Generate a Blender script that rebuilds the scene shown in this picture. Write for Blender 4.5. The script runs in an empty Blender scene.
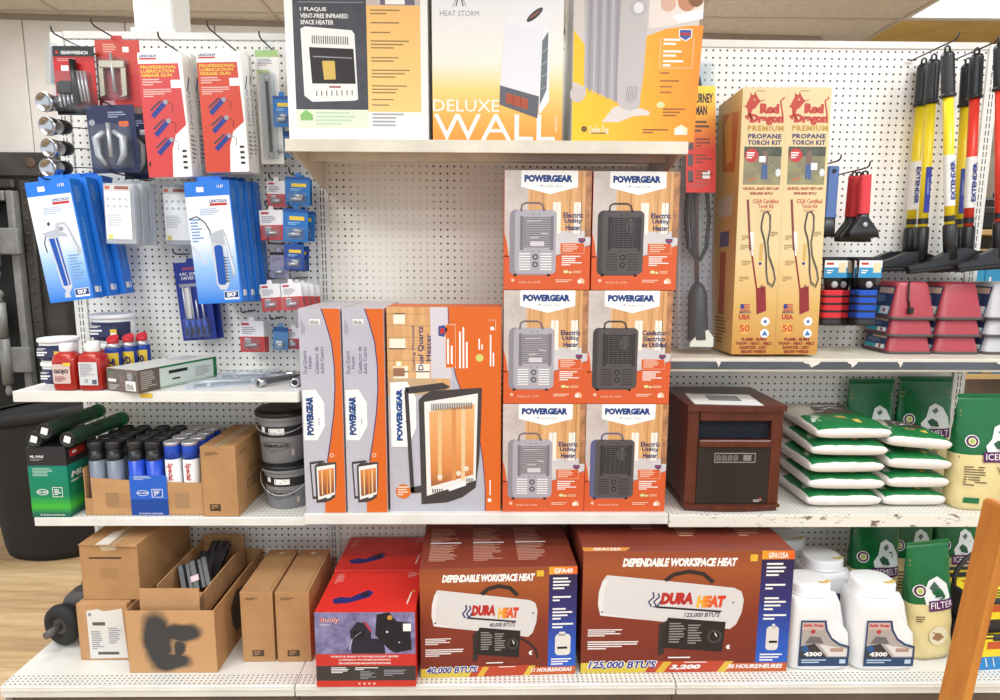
import bpy, bmesh, math, random
from mathutils import Vector, Matrix
I = 0.0254                      # every length below is in inches; meshes and locations are scaled to metres
random.seed(7)
scn = bpy.context.scene
C = scn.collection
# ---------------------------------------------------------------- camera (surveyed from the 1 inch pegboard grid)
FPX, DIST, YAW, PITCH, ROLL, ZC = 631.08, 94.06, 0.014192, 0.143668, -0.004863, 59.2
fw = Vector((math.sin(YAW)*math.cos(PITCH), math.cos(YAW)*math.cos(PITCH), -math.sin(PITCH)))
r0 = Vector((math.cos(YAW), -math.sin(YAW), 0)); d0 = fw.cross(r0)
rt = r0*math.cos(ROLL)+d0*math.sin(ROLL); dn = d0*math.cos(ROLL)-r0*math.sin(ROLL)
CAM = Vector((0, -DIST, ZC))
cam = bpy.data.cameras.new('camera'); cam.sensor_width = 36; cam.lens = FPX/1000*36; cam.clip_start = 0.02; cam.clip_end = 60
co = bpy.data.objects.new('camera', cam); C.objects.link(co)
co.matrix_world = Matrix(((rt.x, -dn.x, -fw.x, 0), (rt.y, -dn.y, -fw.y, -DIST*I), (rt.z, -dn.z, -fw.z, ZC*I), (0, 0, 0, 1)))
scn.camera = co
# ---------------------------------------------------------------- world, exposure
scn.view_settings.view_transform = 'Standard'; scn.view_settings.look = 'None'
scn.view_settings.gamma = 1; scn.view_settings.use_curve_mapping = False
scn.view_settings.exposure = 0.16
wd = bpy.data.worlds.new('world'); scn.world = wd; wd.use_nodes = True
bg = wd.node_tree.nodes['Background']; bg.inputs[0].default_value = (0.85, 0.93, 1.0, 1); bg.inputs[1].default_value = 1.088
CEIL = 114.0
LAMP_W = 26.0                   # watts per ceiling panel, see ceiling_light()

def ray(px, py): return fw+rt*((px-500)/FPX)+dn*((py-350)/FPX)
def WY(px, py, Y):
    v = ray(px, py); return CAM+v*((Y-CAM.y)/v.y)
def WZ(px, py, Z):
    v = ray(px, py); return CAM+v*((Z-CAM.z)/v.z)
def rect(xl, xr, yt, yb, Y):    # centre x, bottom z, width, height of an upright face standing at depth Y
    mx, my = (xl+xr)/2, (yt+yb)/2
    a, b, t, u = WY(xl, my, Y), WY(xr, my, Y), WY(mx, yt, Y), WY(mx, yb, Y)
    return (a.x+b.x)/2, u.z, b.x-a.x, t.z-u.z

# ---------------------------------------------------------------- materials
def lin(c): 
    c = c/255.0
    return c/12.92 if c <= 0.04045 else ((c+0.055)/1.055)**2.4
def rgb(c): return (lin(c[0]), lin(c[1]), lin(c[2]), 1)
MC = {}
def mat(name, col, rough=0.5, metal=0.0, var=0.0, vs=8.0, col2=None, bump=0.0, bs=60.0, spec=0.5, stretch=None, emit=0):
    if name in MC: return MC[name]
    m = bpy.data.materials.new(name); m.use_nodes = True; nt = m.node_tree; b = nt.nodes['Principled BSDF']
    b.inputs['Base Color'].default_value = rgb(col); b.inputs['Roughness'].default_value = rough
    b.inputs['Metallic'].default_value = metal; b.inputs['Specular IOR Level'].default_value = spec
    if emit:
        b.inputs['Emission Color'].default_value = rgb(col); b.inputs['Emission Strength'].default_value = emit
    if var or bump:
        tc = nt.nodes.new('ShaderNodeTexCoord'); mp = nt.nodes.new('ShaderNodeMapping'); nt.links.new(tc.outputs['Object'], mp.inputs[0])
        if stretch: mp.inputs['Scale'].default_value = stretch
    if var:
        n = nt.nodes.new('ShaderNodeTexNoise'); n.inputs['Scale'].default_value = vs; n.inputs['Detail'].default_value = 6; n.inputs['Roughness'].default_value = .65
        nt.links.new(mp.outputs[0], n.inputs['Vector'])
        mr = nt.nodes.new('ShaderNodeMapRange'); mr.inputs[1].default_value = .32; mr.inputs[2].default_value = .68
        nt.links.new(n.outputs['Fac'], mr.inputs[0])
        mx = nt.nodes.new('ShaderNodeMix'); mx.data_type = 'RGBA'
        c2 = col2 if col2 else tuple(max(0, c*(1-var)) for c in col)
        mx.inputs[6].default_value = rgb(col); mx.inputs[7].default_value = rgb(c2)
        nt.links.new(mr.outputs[0], mx.inputs[0]); nt.links.new(mx.outputs[2], b.inputs['Base Color'])
    if bump:
        n2 = nt.nodes.new('ShaderNodeTexNoise'); n2.inputs['Scale'].default_value = bs; n2.inputs['Detail'].default_value = 4
        nt.links.new(mp.outputs[0], n2.inputs['Vector'])
        bp = nt.nodes.new('ShaderNodeBump'); bp.inputs['Strength'].default_value = bump; bp.inputs['Distance'].default_value = .004
        nt.links.new(n2.outputs['Fac'], bp.inputs['Height']); nt.links.new(bp.outputs[0], b.inputs['Normal'])
    MC[name] = m; return m
def ink(r, g, b, rough=0.45):   # printed colour, as muted as ink on board
    if max(r, g, b)-min(r, g, b) > 40:
        y = .3*r+.59*g+.11*b; r, g, b = [int((c*.9+y*.1)*.95) for c in (r, g, b)]
    return mat('ink_%02x%02x%02x' % (r, g, b), (r, g, b), rough, spec=.35)
def grad(name, stops, axis=2, lo=0, hi=1, rough=.45, noise=0):   # printed colour ramp along a local axis (inches)
    if name in MC: return MC[name]
    m = bpy.data.materials.new(name); m.use_nodes = True; nt = m.node_tree; b = nt.nodes['Principled BSDF']
    b.inputs['Roughness'].default_value = rough; b.inputs['Specular IOR Level'].default_value = .35
    tc = nt.nodes.new('ShaderNodeTexCoord'); sp = nt.nodes.new('ShaderNodeSeparateXYZ'); nt.links.new(tc.outputs['Object'], sp.inputs[0])
    mr = nt.nodes.new('ShaderNodeMapRange'); mr.inputs[1].default_value = lo*I; mr.inputs[2].default_value = hi*I
    src = sp.outputs[axis]
    if noise:
        nz = nt.nodes.new('ShaderNodeTexNoise'); nz.inputs['Scale'].default_value = 14; nt.links.new(tc.outputs['Object'], nz.inputs['Vector'])
        ma = nt.nodes.new('ShaderNodeMath'); ma.operation = 'MULTIPLY_ADD'; ma.inputs[1].default_value = noise*I; nt.links.new(nz.outputs['Fac'], ma.inputs[0]); nt.links.new(src, ma.inputs[2]); src = ma.outputs[0]
    nt.links.new(src, mr.inputs[0])
    cr = nt.nodes.new('ShaderNodeValToRGB'); nt.links.new(mr.outputs[0], cr.inputs[0])
    e = cr.color_ramp.elements
    e[0].position = stops[0][0]; e[0].color = rgb(stops[0][1]); e[1].position = stops[-1][0]; e[1].color = rgb(stops[-1][1])
    for p, c in stops[1:-1]:
        q = e.new(p); q.color = rgb(c)
    nt.links.new(cr.outputs[0], b.inputs['Base Color']); MC[name] = m; return m
def clear(name='clear_plastic', fac=.06, tint=(245, 248, 250), rough=.12):
    if name in MC: return MC[name]
    m = bpy.data.materials.new(name); m.use_nodes = True; nt = m.node_tree; nt.nodes.clear()
    o = nt.nodes.new('ShaderNodeOutputMaterial'); t = nt.nodes.new('ShaderNodeBsdfTransparent'); g = nt.nodes.new('ShaderNodeBsdfPrincipled'); x = nt.nodes.new('ShaderNodeMixShader')
    t.inputs[0].default_value = rgb(tint); g.inputs['Base Color'].default_value = rgb((225, 228, 232)); g.inputs['Roughness'].default_value = rough; x.inputs[0].default_value = fac
    nt.links.new(t.outputs[0], x.inputs[1]); nt.links.new(g.outputs[0], x.inputs[2]); nt.links.new(x.outputs[0], o.inputs[0]); MC[name] = m; return m

# ---------------------------------------------------------------- mesh builder
class MB:
    def __init__(s): s.v = []; s.f = []; s.m = []; s.s = []; s.mats = []
    def mi(s, m):
        if m not in s.mats: s.mats.append(m)
        return s.mats.index(m)
    def face(s, pts, m, smooth=False):
        n = len(s.v); s.v += [tuple(p) for p in pts]; s.f.append(list(range(n, n+len(pts)))); s.m.append(s.mi(m)); s.s.append(smooth); return s
    def raw(s, vs, fs, m, smooth=False):
        n = len(s.v); s.v += [tuple(p) for p in vs]; k = s.mi(m) if not isinstance(m, list) else None
        for j, f in enumerate(fs):
            s.f.append([n+i for i in f]); s.m.append(k if k is not None else s.mi(m[j])); s.s.append(smooth)
        return s
    def box(s, x0, y0, z0, x1, y1, z1, m, ch=0.0):
        x0, x1 = min(x0, x1), max(x0, x1); y0, y1 = min(y0, y1), max(y0, y1); z0, z1 = min(z0, z1), max(z0, z1)
        if ch <= 0:
            vs = [(x, y, z) for x in (x0, x1) for y in (y0, y1) for z in (z0, z1)]
            return s.raw(vs, [(0, 1, 3, 2), (4, 6, 7, 5), (0, 4, 5, 1), (2, 3, 7, 6), (0, 2, 6, 4), (1, 5, 7, 3)], m)
        ch = min(ch, (x1-x0)*.45, (y1-y0)*.45, (z1-z0)*.45)
        vs = []; idx = {}
        X, Y, Z = (x0, x1), (y0, y1), (z0, z1); sg = (1, -1)
        for i in (0, 1):
            for j in (0, 1):
                for k in (0, 1):
                    for a in range(3):
                        p = [X[i], Y[j], Z[k]]
                        for q, e in enumerate((i, j, k)):
                            if q != a: p[q] += sg[e]*ch
                        idx[i, j, k, a] = len(vs); vs.append(p)
        fs = []
        for a in range(3):
            b, c = (a+1) % 3, (a+2) % 3
            for e in (0, 1):
                q = []
                for (u, w) in ((0, 0), (1, 0), (1, 1), (0, 1)):
                    t = [0, 0, 0]; t[a] = e; t[b] = u; t[c] = w; q.append(idx[tuple(t)+(a,)])
                fs.append(q if e else q[::-1])
            for u in (0, 1):
                for w in (0, 1):
                    t0 = [0, 0, 0]; t1 = [0, 0, 0]; t0[a] = 0; t1[a] = 1
                    for t in (t0, t1): t[b] = u; t[c] = w
                    q = [idx[tuple(t0)+(b,)], idx[tuple(t1)+(b,)], idx[tuple(t1)+(c,)], idx[tuple(t0)+(c,)]]
                    fs.append(q[::-1] if u == w else q)
        for i in (0, 1):
            for j in (0, 1):
                for k in (0, 1):
                    q = [idx[i, j, k, 0], idx[i, j, k, 1], idx[i, j, k, 2]]
                    fs.append(q if (i+j+k) % 2 else q[::-1])
        return s.raw(vs, fs, m)
    def ring(s, rings, m, caps=True, smooth=True, closed=False):      # loft through equal-length closed rings
        n = len(rings[0]); vs = [p for r in rings for p in r]; fs = []; k = len(rings)
        for a in range(k if closed else k-1):
            b = (a+1) % k
            for i in range(n):
                j = (i+1) % n; fs.append((a*n+i, a*n+j, b*n+j, b*n+i))
        if isinstance(m, list): mm = [m[a % len(m)] for a in range(k if closed else k-1) for i in range(n)]
        else: mm = m
        s.raw(vs, fs, mm, smooth)
        if caps and not closed:
            ml = m if not isinstance(m, list) else m[0]; s.face(rings[0][::-1], ml); s.face(rings[-1], ml if not isinstance(m, list) else m[-1])
        return s
    def lathe(s, prof, m, c=(0, 0, 0), seg=20, caps=True, smooth=True):
        cs = [(math.cos(2*math.pi*i/seg), math.sin(2*math.pi*i/seg)) for i in range(seg)]
        return s.ring([[(c[0]+r*a, c[1]+r*b, c[2]+z) for a, b in cs] for r, z in prof], m, caps, smooth)
    def tube(s, pts, r, m, seg=8, closed=False, caps=True):
        pts = [Vector(p) for p in pts]; n = len(pts); rings = []; up = None
        for i in range(n):
            a = pts[i-1] if (i or closed) else pts[i]; b = pts[(i+1) % n] if (i < n-1 or closed) else pts[i]
            t = (b-a).normalized()
            if up is None: up = Vector((0, 0, 1)) if abs(t.z) < .9 else Vector((1, 0, 0))
            x = t.cross(up)
            if x.length < 1e-5: x = t.orthogonal()
            x.normalize(); y = x.cross(t).normalized(); up = y
            rr = r[i] if isinstance(r, (list, tuple)) else r
            rings.append([pts[i]+x*(rr*math.cos(2*math.pi*k/seg))-y*(rr*math.sin(2*math.pi*k/seg)) for k in range(seg)])
        return s.ring(rings, m, caps, True, closed)
    def cyl(s, p0, p1, r, m, seg=16, r1=None):
        return s.tube([p0, p1], [r, r if r1 is None else r1], m, seg)
    def prism(s, poly, axis, a, b, m):          # extrude a 2D polygon; axis 'y': poly=(x,z); 'x': poly=(y,z); 'z': poly=(x,y)
        f = {'y': lambda p, t: (p[0], t, p[1]), 'x': lambda p, t: (t, p[0], p[1]), 'z': lambda p, t: (p[0], p[1], t)}[axis]
        A = [f(p, a) for p in poly]; B = [f(p, b) for p in poly]; n = len(poly)
        s.face(A, m); s.face(B[::-1], m)
        for i in range(n):
            j = (i+1) % n; s.face([A[i], B[i], B[j], A[j]], m)
        return s
    def build(s, name, parent=None, loc=(0, 0, 0), rot=(0, 0, 0), fix=True):
        me = bpy.data.meshes.new(name); me.from_pydata([(a*I, b*I, c*I) for a, b, c in s.v], [], s.f)
        for m in s.mats: me.materials.append(m)
        me.polygons.foreach_set('material_index', s.m); me.polygons.foreach_set('use_smooth', s.s)
        if fix:
            bm = bmesh.new(); bm.from_mesh(me); bmesh.ops.remove_doubles(bm, verts=bm.verts, dist=1e-6); bmesh.ops.recalc_face_normals(bm, faces=bm.faces); bm.to_mesh(me); bm.free()
        me.update(); return link(name, me, parent, loc, rot)
def link(name, me, parent=None, loc=(0, 0, 0), rot=(0, 0, 0)):
    o = bpy.data.objects.new(name, me); C.objects.link(o); o.location = (loc[0]*I, loc[1]*I, loc[2]*I); o.rotation_euler = rot
    if parent: o.parent = parent
    return o
def tag(o, label, cat, group=None):
    o['label'] = label; o['category'] = cat
    if group: o['group'] = group
    return o
def thing(name, label, cat, loc, rot=(0, 0, 0), group=None):
    return tag(link(name, None, None, loc, rot), label, cat, group)
def struct(o): o['kind'] = 'structure'; return o
def dup(o, loc=None, label=None, rot=None, parent=None):
    c = o.copy(); C.objects.link(c); c.parent = parent
    if loc is not None: c.location = (loc[0]*I, loc[1]*I, loc[2]*I)
    if rot is not None: c.rotation_euler = rot
    if label: c['label'] = label
    for ch in list(o.children): dup(ch, parent=c)
    return c

# ---------------------------------------------------------------- print on a face: u to the right, v DOWN, both 0..1
TXT = {}
def text_geo(t, bold, shear, sp):
    k = (t, bold, shear, sp)
    if k not in TXT:
        cu = bpy.data.curves.new('t', 'FONT'); cu.body = t; cu.size = 1; cu.resolution_u = 2; cu.offset = bold; cu.shear = shear; cu.space_character = sp; cu.align_x = 'CENTER'; cu.space_line = .95
        ob = bpy.data.objects.new('t', cu); me = ob.to_mesh()
        vs = [(v.co.x, v.co.y) for v in me.vertices]; fs = [list(p.vertices) for p in me.polygons]
        x0 = min(v[0] for v in vs); x1 = max(v[0] for v in vs); y0 = min(v[1] for v in vs); y1 = max(v[1] for v in vs)
        TXT[k] = ([((x-x0)/(x1-x0), (y-y0)/(y1-y0)) for x, y in vs], fs)
        ob.to_mesh_clear(); bpy.data.objects.remove(ob); bpy.data.curves.remove(cu)
    return TXT[k]
EPS = 0.008
class Pr:
    def __init__(s, o, ud, vd, w, h, lift=.004):
        s.mb = MB(); s.o = Vector(o); s.u = Vector(ud); s.vv = Vector(vd); s.n = s.u.cross(s.vv); s.w = w; s.h = h; s.lift = lift; s.rnd = random.Random(3)
    def pt(s, u, v, l): return s.o+s.u*(u*s.w)+s.vv*((1-v)*s.h)+s.n*(s.lift+l*EPS)
    def poly(s, pts, m, l=1): s.mb.face([s.pt(a, b, l) for a, b in pts], m); return s
    def rect(s, u0, v0, u1, v1, m, l=1): return s.poly([(u0, v1), (u1, v1), (u1, v0), (u0, v0)], m, l)
    def rr(s, u0, v0, u1, v1, r, m, l=1):       # rounded, r in inches
        ru, rv = r/s.w, r/s.h; P = []
        for cu, cv, a0 in ((u1-ru, v1-rv, -90), (u1-ru, v0+rv, 0), (u0+ru, v0+rv, 90), (u0+ru, v1-rv, 180)):
            for k in range(5):
                a = math.radians(a0+k*22.5); P.append((cu+ru*math.cos(a), cv-rv*math.sin(a)))
        return s.poly(P, m, l)
    def circ(s, u, v, r, m, l=2, ry=None, n=18):
        ry = ry or r; return s.poly([(u+r/s.w*math.cos(2*math.pi*k/n), v-ry/s.h*math.sin(2*math.pi*k/n)) for k in range(n)], m, l)
    def path(s, pts, wd, m, l=2):               # stroked line, width in inches
        P = [Vector((a*s.w, b*s.h)) for a, b in pts]
        L = []; R_ = []
        for i, p in enumerate(P):
            t = (P[min(i+1, len(P)-1)]-P[max(i-1, 0)]).normalized(); q = Vector((-t.y, t.x))*(wd/2); L.append(p+q); R_.append(p-q)
        for i in range(len(P)-1):
            s.poly([(q.x/s.w, q.y/s.h) for q in (R_[i], R_[i+1], L[i+1], L[i])], m, l)
        return s
    def text(s, t, u0, v0, u1, v1, m, l=3, rot=0, bold=.0, shear=0, sp=1):
        vs, fs = text_geo(t, bold, shear, sp)
        out = []
        for x, y in vs:
            if rot == 90: a, b = y, x; q = (u0+(u1-u0)*(1-a), v1-(v1-v0)*b)
            elif rot == -90: q = (u0+(u1-u0)*y, v0+(v1-v0)*x)
            else: q = (u0+(u1-u0)*x, v1-(v1-v0)*y)
            out.append(s.pt(q[0], q[1], l))
        s.mb.raw(out, fs, m); return s
    def lines(s, u0, v0, u1, v1, n, m, l=3, fill=.5, vert=False):
        for k in range(n):
            e = s.rnd.uniform(.62, 1) if k < n-1 else s.rnd.uniform(.3, .7)
            if vert:
                a = u0+(u1-u0)*k/n; s.rect(a, v1-(v1-v0)*e, a+(u1-u0)/n*fill, v1, m, l)
            else:
                a = v0+(v1-v0)*k/n; s.rect(u0, a, u0+(u1-u0)*e, a+(v1-v0)/n*fill, m, l)
        return s
    def build(s, name, parent, curved=False):
        if not curved and parent is not None:           # added backing in the stock colour, joins the separate print pieces
            ms = [c.data.materials[0] for c in parent.children if c.type == 'MESH' and c.data.materials] or ([parent.data.materials[0]] if parent.data else [])
            if ms and 'plastic' not in ms[0].name and 'clear' not in ms[0].name and 'frost' not in ms[0].name:
                q = [(Vector(v)-s.o) for v in s.mb.v]; us = [k.dot(s.u)/s.w for k in q]; vs = [1-k.dot(s.vv)/s.h for k in q]
                s.rect(max(min(us), 0), max(min(vs), 0), min(max(us), 1), min(max(vs), 1), ms[0], 0)
        return s.mb.build(name, parent, fix=False)
def front(w, d, h): return Pr((-w/2, -d/2, 0), (1, 0, 0), (0, 0, 1), w, h)
def right(w, d, h): return Pr((w/2, -d/2, 0), (0, 1, 0), (0, 0, 1), d, h)
def left(w, d, h): return Pr((-w/2, d/2, 0), (0, -1, 0), (0, 0, 1), d, h)
def top(w, d, h): return Pr((-w/2, -d/2, h), (1, 0, 0), (0, 1, 0), w, d)

# common materials
WHITE = mat('shelf_white_enamel', (232, 231, 226), .35, var=.05, vs=5, col2=(214, 211, 203))
CREAM = mat('shelf_cream_enamel', (226, 220, 204), .4, var=.08, vs=6, col2=(205, 198, 182))
CARD = mat('kraft_cardboard', (186, 143, 98), .8, var=.12, vs=9, col2=(170, 128, 86), bump=.1, bs=90, spec=.2)
CARD2 = mat('kraft_cardboard_pale', (196, 152, 108), .8, var=.1, vs=7, col2=(180, 137, 95), spec=.2)
CARDIN = mat('kraft_inside', (160, 120, 80), .85, spec=.2)
BLK = mat('black_plastic', (24, 24, 26), .4)
BLKR = mat('black_rubber', (30, 29, 29), .7, bump=.15, bs=40)
STEEL = mat('zinc_steel', (196, 196, 199), .35, metal=.55)
CHROME = mat('chrome', (196, 196, 200), .2, metal=1)
DKST = mat('dark_wire', (70, 66, 62), .4, metal=.7)
WP = mat('white_plastic', (236, 236, 234), .35)
CLR = clear()
HAZY = clear('hazy_plastic', .16, rough=.3)
iW = ink(240, 238, 234); iK = ink(32, 32, 34); iO = ink(232, 100, 36); iB = ink(28, 62, 140); iR = ink(208, 44, 40); iY = ink(240, 200, 50); iG = ink(28, 120, 70); iGr = ink(150, 150, 158)

# ================================================================ structure
def lattice_mat(name, base, hole, pitch=1.0, rx=.155, rz=.155, base2=None, fade=False, rough=.45, ymax=None, axes=('X', 'Z')):
    m = bpy.data.materials.new(name); m.use_nodes = True; nt = m.node_tree; b = nt.nodes['Principled BSDF']; b.inputs['Roughness'].default_value = rough
    N = nt.nodes.new; L = nt.links.new
    tc = N('ShaderNodeTexCoord'); sp = N('ShaderNodeSeparateXYZ'); L(tc.outputs['Object'], sp.inputs[0])
    def mth(op, a, bb=None, c=None):
        n = N('ShaderNodeMath'); n.operation = op
        for i, q in enumerate((a, bb, c)):
            if q is None: continue
            if isinstance(q, (int, float)): n.inputs[i].default_value = q
            else: L(q, n.inputs[i])
        return n.outputs[0]
    px, pz = pitch if isinstance(pitch, tuple) else (pitch, pitch)
    def cell(ax, p, r):
        t = mth('MULTIPLY_ADD', sp.outputs[ax], 1/(I*p), .5); t = mth('FRACT', t); t = mth('SUBTRACT', t, .5); t = mth('MULTIPLY', t, p/r); return mth('POWER', mth('ABSOLUTE', t), 2.0)
    d = mth('ADD', cell(axes[0], px, rx), cell(axes[1], pz, rz)); f = mth('LESS_THAN', d, 1.0)
    if ymax is not None:
        f = mth('MULTIPLY', f, mth('LESS_THAN', sp.outputs['Y'], ymax*I))
    nz = N('ShaderNodeTexNoise'); nz.inputs['Scale'].default_value = 2.2; nz.inputs['Detail'].default_value = 5; L(tc.outputs['Object'], nz.inputs['Vector'])
    if fade:
        n3 = N('ShaderNodeTexNoise'); n3.inputs['Scale'].default_value = 3.0; L(tc.outputs['Object'], n3.inputs['Vector'])
        mr = N('ShaderNodeMapRange'); mr.inputs[1].default_value = .44; mr.inputs[2].default_value = .56; mr.inputs[3].default_value = .25; L(n3.outputs['Fac'], mr.inputs[0]); f = mth('MULTIPLY', f, mr.outputs[0])
    m1 = N('ShaderNodeMix'); m1.data_type = 'RGBA'; m1.inputs[6].default_value = rgb(base); m1.inputs[7].default_value = rgb(base2 or base); L(nz.outputs['Fac'], m1.inputs[0])
    m2 = N('ShaderNodeMix'); m2.data_type = 'RGBA'; L(f, m2.inputs[0]); L(m1.outputs[2], m2.inputs[6]); m2.inputs[7].default_value = rgb(hole); L(m2.outputs[2], b.inputs['Base Color'])
    bp = N('ShaderNodeBump'); bp.inputs['Strength'].default_value = .6; bp.inputs['Distance'].default_value = .002; bp.invert = True; L(f, bp.inputs['Height']); L(bp.outputs[0], b.inputs['Normal'])
    MC[name] = m; return m
PEG = lattice_mat('pegboard_white', (245, 243, 238), (74, 64, 54), base2=(238, 235, 228))
PEGM = lattice_mat('pegboard_lit_through', (238, 234, 224), (84, 72, 60), base2=(222, 215, 202), fade=True)  # patches of fainter holes paint in light showing through from behind
SLOTK = mat('slot_dark', (64, 58, 52), .9)
DECK = lattice_mat('perforated_deck', (233, 231, 225), (96, 92, 86), pitch=(.62, .5), rx=.13, rz=.11, base2=(220, 217, 208), ymax=-19.2, axes=('X', 'Y'))
DECK2 = lattice_mat('perforated_shelf', (228, 226, 218), (150, 146, 138), pitch=(.62, .62), rx=.12, rz=.12, base2=(216, 212, 203), axes=('X', 'Y'))
CHIP = mat('chipped_cream_enamel', (228, 222, 208), .5, var=1, vs=26, col2=(222, 214, 198))
def chipped():
    m = mat('chipped_paint', (226, 220, 205), .5); nt = m.node_tree; b = nt.nodes['Principled BSDF']; N = nt.nodes.new; L = nt.links.new
    tc = N('ShaderNodeTexCoord'); mp = N('ShaderNodeMapping'); mp.inputs['Scale'].default_value = (9, 9, 26); nz = N('ShaderNodeTexNoise'); nz.inputs['Scale'].default_value = 1.4; nz.inputs['Detail'].default_value = 9; nz.inputs['Roughness'].default_value = .7
    cr = N('ShaderNodeValToRGB'); e = cr.color_ramp.elements; e[0].position = .575; e[0].color = rgb((228, 223, 209)); e[1].position = .61; e[1].color = rgb((112, 92, 74))
    L(tc.outputs['Object'], mp.inputs[0]); L(mp.outputs[0], nz.inputs['Vector']); L(nz.outputs['Fac'], cr.inputs[0]); L(cr.outputs[0], b.inputs['Base Color']); return m
CHIPPED = chipped()
U1, U2, U3, U4 = -60.5, -24.5, 23.5, 71.5
ZB, Z2L, Z2M, Z4, Z1, ZT, Z3 = 6.2, 25.0, 26.0, 25.9, 42.35, 73.15, 46.4
g = thing('gondola_shelving', 'white pegboard gondola shelving with three bays and a deep base deck', 'shelving', (5.5, 0, 0))
gx = 5.5
def gpart(mb, name, ox, oy, oz, parent=None):     # part whose own origin sits at (ox,oy,oz) so lattices line up
    return mb.build(name, parent or g, (ox-(0 if parent else gx), oy, oz))
for a, b, hx, hz, m, zt_ in ((U1+.9, U2-.9, .38, .27, PEG, 89.2), (U2+.9, U3-.9, .59, .36, PEGM, 88.5), (U3+.9, U4-.9, .34, .54, PEG, 88.9)):
    ox = math.floor(a)+hx; oz = 5+hz
    gpart(MB().box(a-ox, .02, 5-oz, b-ox, .30, zt_-oz, m), 'pegboard_panel', ox, 0, oz)
    gpart(MB().box(a, -.25, 0, b, .5, 1.0, WHITE, .08), 'top_rail', 0, 0, zt_)
for u in (U1, U2, U3, U4):
    zt_ = 89.6 if u > 0 else 90
    up_ = gpart(MB().box(-.9, -.32, 0, .9, 1.6, zt_, WHITE), 'upright', u, 0, 0)
    sm_ = MB()
    for k in range(6, 88):
        for x in (-.22, .22): sm_.face([(x-.07, -.325, k+.12), (x+.07, -.325, k+.12), (x+.07, -.325, k+.86), (x-.07, -.325, k+.86)], SLOTK)
    so_ = sm_.build('slot_row', up_, fix=False); so_['kind'] = 'stuff'
def shelf(x0, x1, z, dep, mlip, mdeck, lip=1.4, name='shelf', brackets=True, drop=2.2):
    o = gpart(MB().box(x0+.05, -dep+.1, -.35, x1-.05, -.35, -.03, mdeck), name, 0, 0, z)
    gpart(MB().box(x0+.05, -dep-.15, -lip, x1-.05, -dep+.1, -.03, mlip, .06), 'front_lip', 0, 0, 0, o)
    gpart(MB().box(x0+.05, -dep+.15, -lip, x0+.17, -.4, -.36, mlip), 'side_rib', 0, 0, 0, o)
    gpart(MB().box(x1-.17, -dep+.15, -lip, x1-.05, -.4, -.36, mlip), 'side_rib', 0, 0, 0, o)
    if brackets:
        for x in (x0+.45, x1-.45):
            gpart(MB().prism([(-.35, -.4), (-.35, -drop), (-2, -drop), (-dep+1.2, -1.3), (-dep+1.2, -.4)], 'x', x-.06, x+.06, mlip), 'bracket', 0, 0, 0, o)
    return o
shelf(U1, U2, Z1, 15, WHITE, WHITE)
s2l = shelf(U1, U2, Z2L, 13.6, WHITE, DECK2, 1.2)
shelf(U2, U3, Z2M, 14.9, WHITE, WHITE, 1.45)
tsh = shelf(U2, U3, ZT, 16.3, CREAM, CREAM, 1.5, drop=4.2)
gpart(MB().box(U2+.3, -8.4, -1.3, U3-.3, -7.6, -.36, CREAM), 'stiffener', 0, 0, 0, tsh)
s3 = shelf(U3, U4, Z3, 12.5, CREAM, CREAM, 1.75)
strip = gpart(MB().box(U3+.1, -12.82, -1.42, U4-.1, -12.66, -.42, mat('price_strip_grey', (88, 92, 98), .3, var=.2, vs=5)), 'price_strip', 0, 0, 0, s3)
TAPE = mat('torn_tape', (222, 214, 202), .7)
for x, w_ in ((40.9, 2.4), (46.8, 1.4), (66.6, 1.8), (69.2, 1.2), (53.5, .7), (29.5, .6)):
    gpart(MB().prism([(x, -.38), (x+w_, -.38), (x+w_*.86, -.72), (x+w_*.5, -1.15), (x+w_*.36, -.7), (x+w_*.12, -.6)], 'y', -12.87, -12.83, TAPE), 'tape_scrap', 0, 0, 0, s3)
shelf(U3, U4, Z4, 15.0, CHIPPED, DECK2, 1.75)
for x0, x1 in ((U1-.6, U2), (U2, U3), (U3, U4+.6)):
    o = gpart(MB().box(x0+.06, -21.2, -.4, x1-.06, -.35, -.03, DECK), 'base_deck', 0, 0, ZB)
    gpart(MB().box(x0+.06, -21.55, -1.55, x1-.06, -21.2, -.03, WHITE, .1), 'front_lip', 0, 0, 0, o)
    gpart(MB().box(x0+.06, -21.4, -.62, x1-.06, -21.66, -.5, CREAM), 'lip_groove', 0, 0, 0, o)
    gpart(MB().box(x0+.06, -20.0, -6.19, x1-.06, -19.4, -1.2, mat('kick_plate_brown', (120, 104, 92), .6, var=.2, vs=5)), 'kick_plate', 0, 0, 0, o)
gpart(MB().box(U1-.55, -21, 0, U1-.4, -.4, 5.8, WHITE), 'base_end_panel', 0, 0, 0)

# ---- floor of worn boards
fl = struct(link('floor', None)); 
flo = MB().box(-260, -330, -1.2, 260, 200, -.75, mat('floor_underlay', (150, 120, 84), .7)).build('subfloor', fl)
WOODS = [mat('floor_board_%d' % i, c, .55, var=.2, vs=3.2, col2=d, stretch=(1, 9, 9), bump=.08, bs=30) for i, (c, d) in enumerate((((212, 180, 134), (176, 142, 100)), ((204, 172, 126), (160, 126, 90)), ((220, 190, 146), (186, 154, 112))))]
rf = random.Random(5); bw = 3.6
for j in range(50):
    y = -70+j*bw; x = -150-rf.uniform(0, 50)
    while x < 110:
        L_ = rf.uniform(58, 96)
        MB().box(0, .03, -.75, L_-.06, bw-.03, 0-rf.uniform(0, .03), rf.choice(WOODS), .04).build('floor_board', fl, (x, y, 0)); x += L_

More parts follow.
